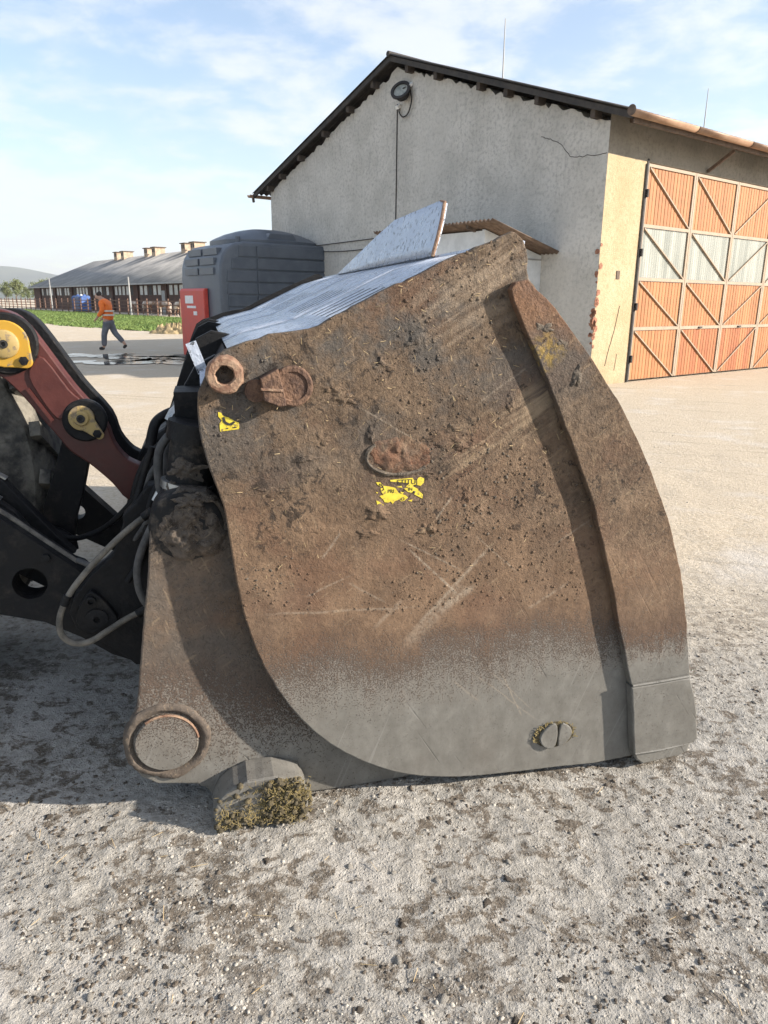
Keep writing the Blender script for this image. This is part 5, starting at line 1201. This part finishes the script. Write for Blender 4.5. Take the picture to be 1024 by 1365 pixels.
for z0 in (1.02, 1.14): MB().lathe([(0.232, z0), (0.236, z0 + 0.025), (0.232, z0 + 0.05)], 20, Matrix.Diagonal((0.80, 0.98, 1, 1))).build('reflective_band', M_reflect, jo, True)
TN = [((0,0,0.92),(.135,.155)),((0,0,0.86),(.14,.165))]; TE = [(0,1)]; tr = (TN, TE)
limb(tr, 1, [((0.03,0.10,0.74),.115),((0.13,0.10,0.48),.092),((0.165,0.10,0.10),.082)]); limb(tr, 1, [((-0.03,-0.10,0.74),.115),((-0.13,-0.10,0.50),.092),((-0.38,-0.10,0.22),.078)])
skin_mesh('trousers', TN, TE, M_trouser, pr, 2)
skin_mesh('shoe', [((0.15,0.10,0.06),.06),((0.22,0.10,0.05),.055),((0.33,0.10,0.035),.042)], [(0,1),(1,2)], M_shoe, pr, 2)
skin_mesh('shoe', [((-0.45,-0.10,0.17),.055),((-0.42,-0.10,0.10),.055),((-0.35,-0.10,0.045),.042)], [(0,1),(1,2)], M_shoe, pr, 2)
skin_mesh('hair', [((0.19,0,1.60),.075),((0.225,0,1.67),.095),((0.27,0,1.71),.085)], [(0,1),(1,2)], M_hair, pr, 2)
# ------------------------------------------------------------------ far trees and hills
def tree(px_, dist, hgt, lab):
    X = (px_ - 512)/1020*dist; o = empty('tree', (X, dist, 0), random.uniform(0, 6)); tag(o, lab, 'tree', 'trees on the plain beyond the stable')
    mb = MB(); mb.tube([(0,0,-0.2),(0.1,0,hgt*0.3),(0,0.1,hgt*0.7)], [hgt*0.035, hgt*0.025, hgt*0.008], 7)
    for k in range(5):
        a = k*1.3 + random.random(); mb.tube([(0,0,hgt*(0.25+0.08*k)), (math.cos(a)*hgt*0.14, math.sin(a)*hgt*0.14, hgt*(0.42+0.08*k)), (math.cos(a)*hgt*0.24, math.sin(a)*hgt*0.24, hgt*(0.52+0.08*k))], [hgt*0.014, hgt*0.009, hgt*0.003], 5)
    mb.build('trunk', M_bark, o, True)
    n = 2400; C_ = np.array([[random.gauss(0, .17)*hgt, random.gauss(0, .17)*hgt, hgt*random.uniform(0.38, 0.95)] for _ in range(26)])
    c = C_[RNG.integers(0, 26, n)] + RNG.normal(size=(n, 3))*hgt*0.055
    s_ = hgt*(0.016 + 0.022*RNG.random(n)); u1 = RNG.normal(size=(n, 3)); u1 /= np.linalg.norm(u1, axis=1)[:, None]; v1 = np.cross(u1, RNG.normal(size=(n, 3))); v1 /= np.linalg.norm(v1, axis=1)[:, None]
    V = np.stack([c - u1*s_[:, None], c + v1*s_[:, None]*0.6, c + u1*s_[:, None], c - v1*s_[:, None]*0.6], 1)
    poly_mesh('crown', V.reshape(-1, 3), np.arange(4*n).reshape(-1, 4), M_leaf, o)
for a in ((-14, 300, 7.5, 'pale tree at the left edge, farthest from the stable'), (6, 310, 7.0, 'small pale tree second from the left edge'), (19, 280, 8.2, 'tallest pale tree left of the stable'), (34, 320, 6.4, 'low pale tree between the tall one and the stable'), (47, 300, 7.6, 'pale tree just left of the stable roof'), (58, 340, 9.5, 'tree peeping over the end of the stable roof')): tree(*a)
def hill(name, y0, depth, peak, seed, x0=-7000, x1=3500):
    xs = np.linspace(x0, x1, 160); ys = np.linspace(0, 1, 18); X, Y = np.meshgrid(xs, ys)
    prof = peak*(0.72 + 0.75*vnoise(xs + 20000, xs*0 + 3, 1/1500., seed) + 0.18*vnoise(xs + 20000, xs*0 + 7, 1/420., seed+1))
    Z = prof[None]*np.sin(Y*math.pi*0.5)**1.3 + 10*vnoise(X + 9000, Y*900, 1/180., seed+2)*Y - 3
    id_ = np.arange(X.size).reshape(X.shape)
    Fq = np.stack([id_[:-1, :-1], id_[:-1, 1:], id_[1:, 1:], id_[1:, :-1]], -1).reshape(-1, 4)
    o = poly_mesh(name, np.stack([X, y0 + Y*depth, Z], -1).reshape(-1, 3), Fq, M_hill, None, True); o['kind'] = 'structure'; return o
hill('hills', 4200, 1500, 390, 31)
hill('hills', 2700, 700, 62, 37)
# the hazy air
hz = MB().box((-8200, -900, -2.0), (8200, 9400, 640)).build('haze', None)
hz['kind'] = 'stuff'; hz['label'] = 'pale haze over the plain'; hz['category'] = 'haze'
hm_ = bpy.data.materials.new('haze_air'); hm_.use_nodes = True; ht = hm_.node_tree; ht.nodes.clear()
ho = ht.nodes.new('ShaderNodeOutputMaterial'); hv = ht.nodes.new('ShaderNodeVolumePrincipled')
hv.inputs['Color'].default_value = (0.90, 0.94, 1.0, 1); hv.inputs['Density'].default_value = 0.00013; hv.inputs['Anisotropy'].default_value = 0.2
ht.links.new(hv.outputs[0], ho.inputs['Volume']); hz.data.materials.append(hm_)
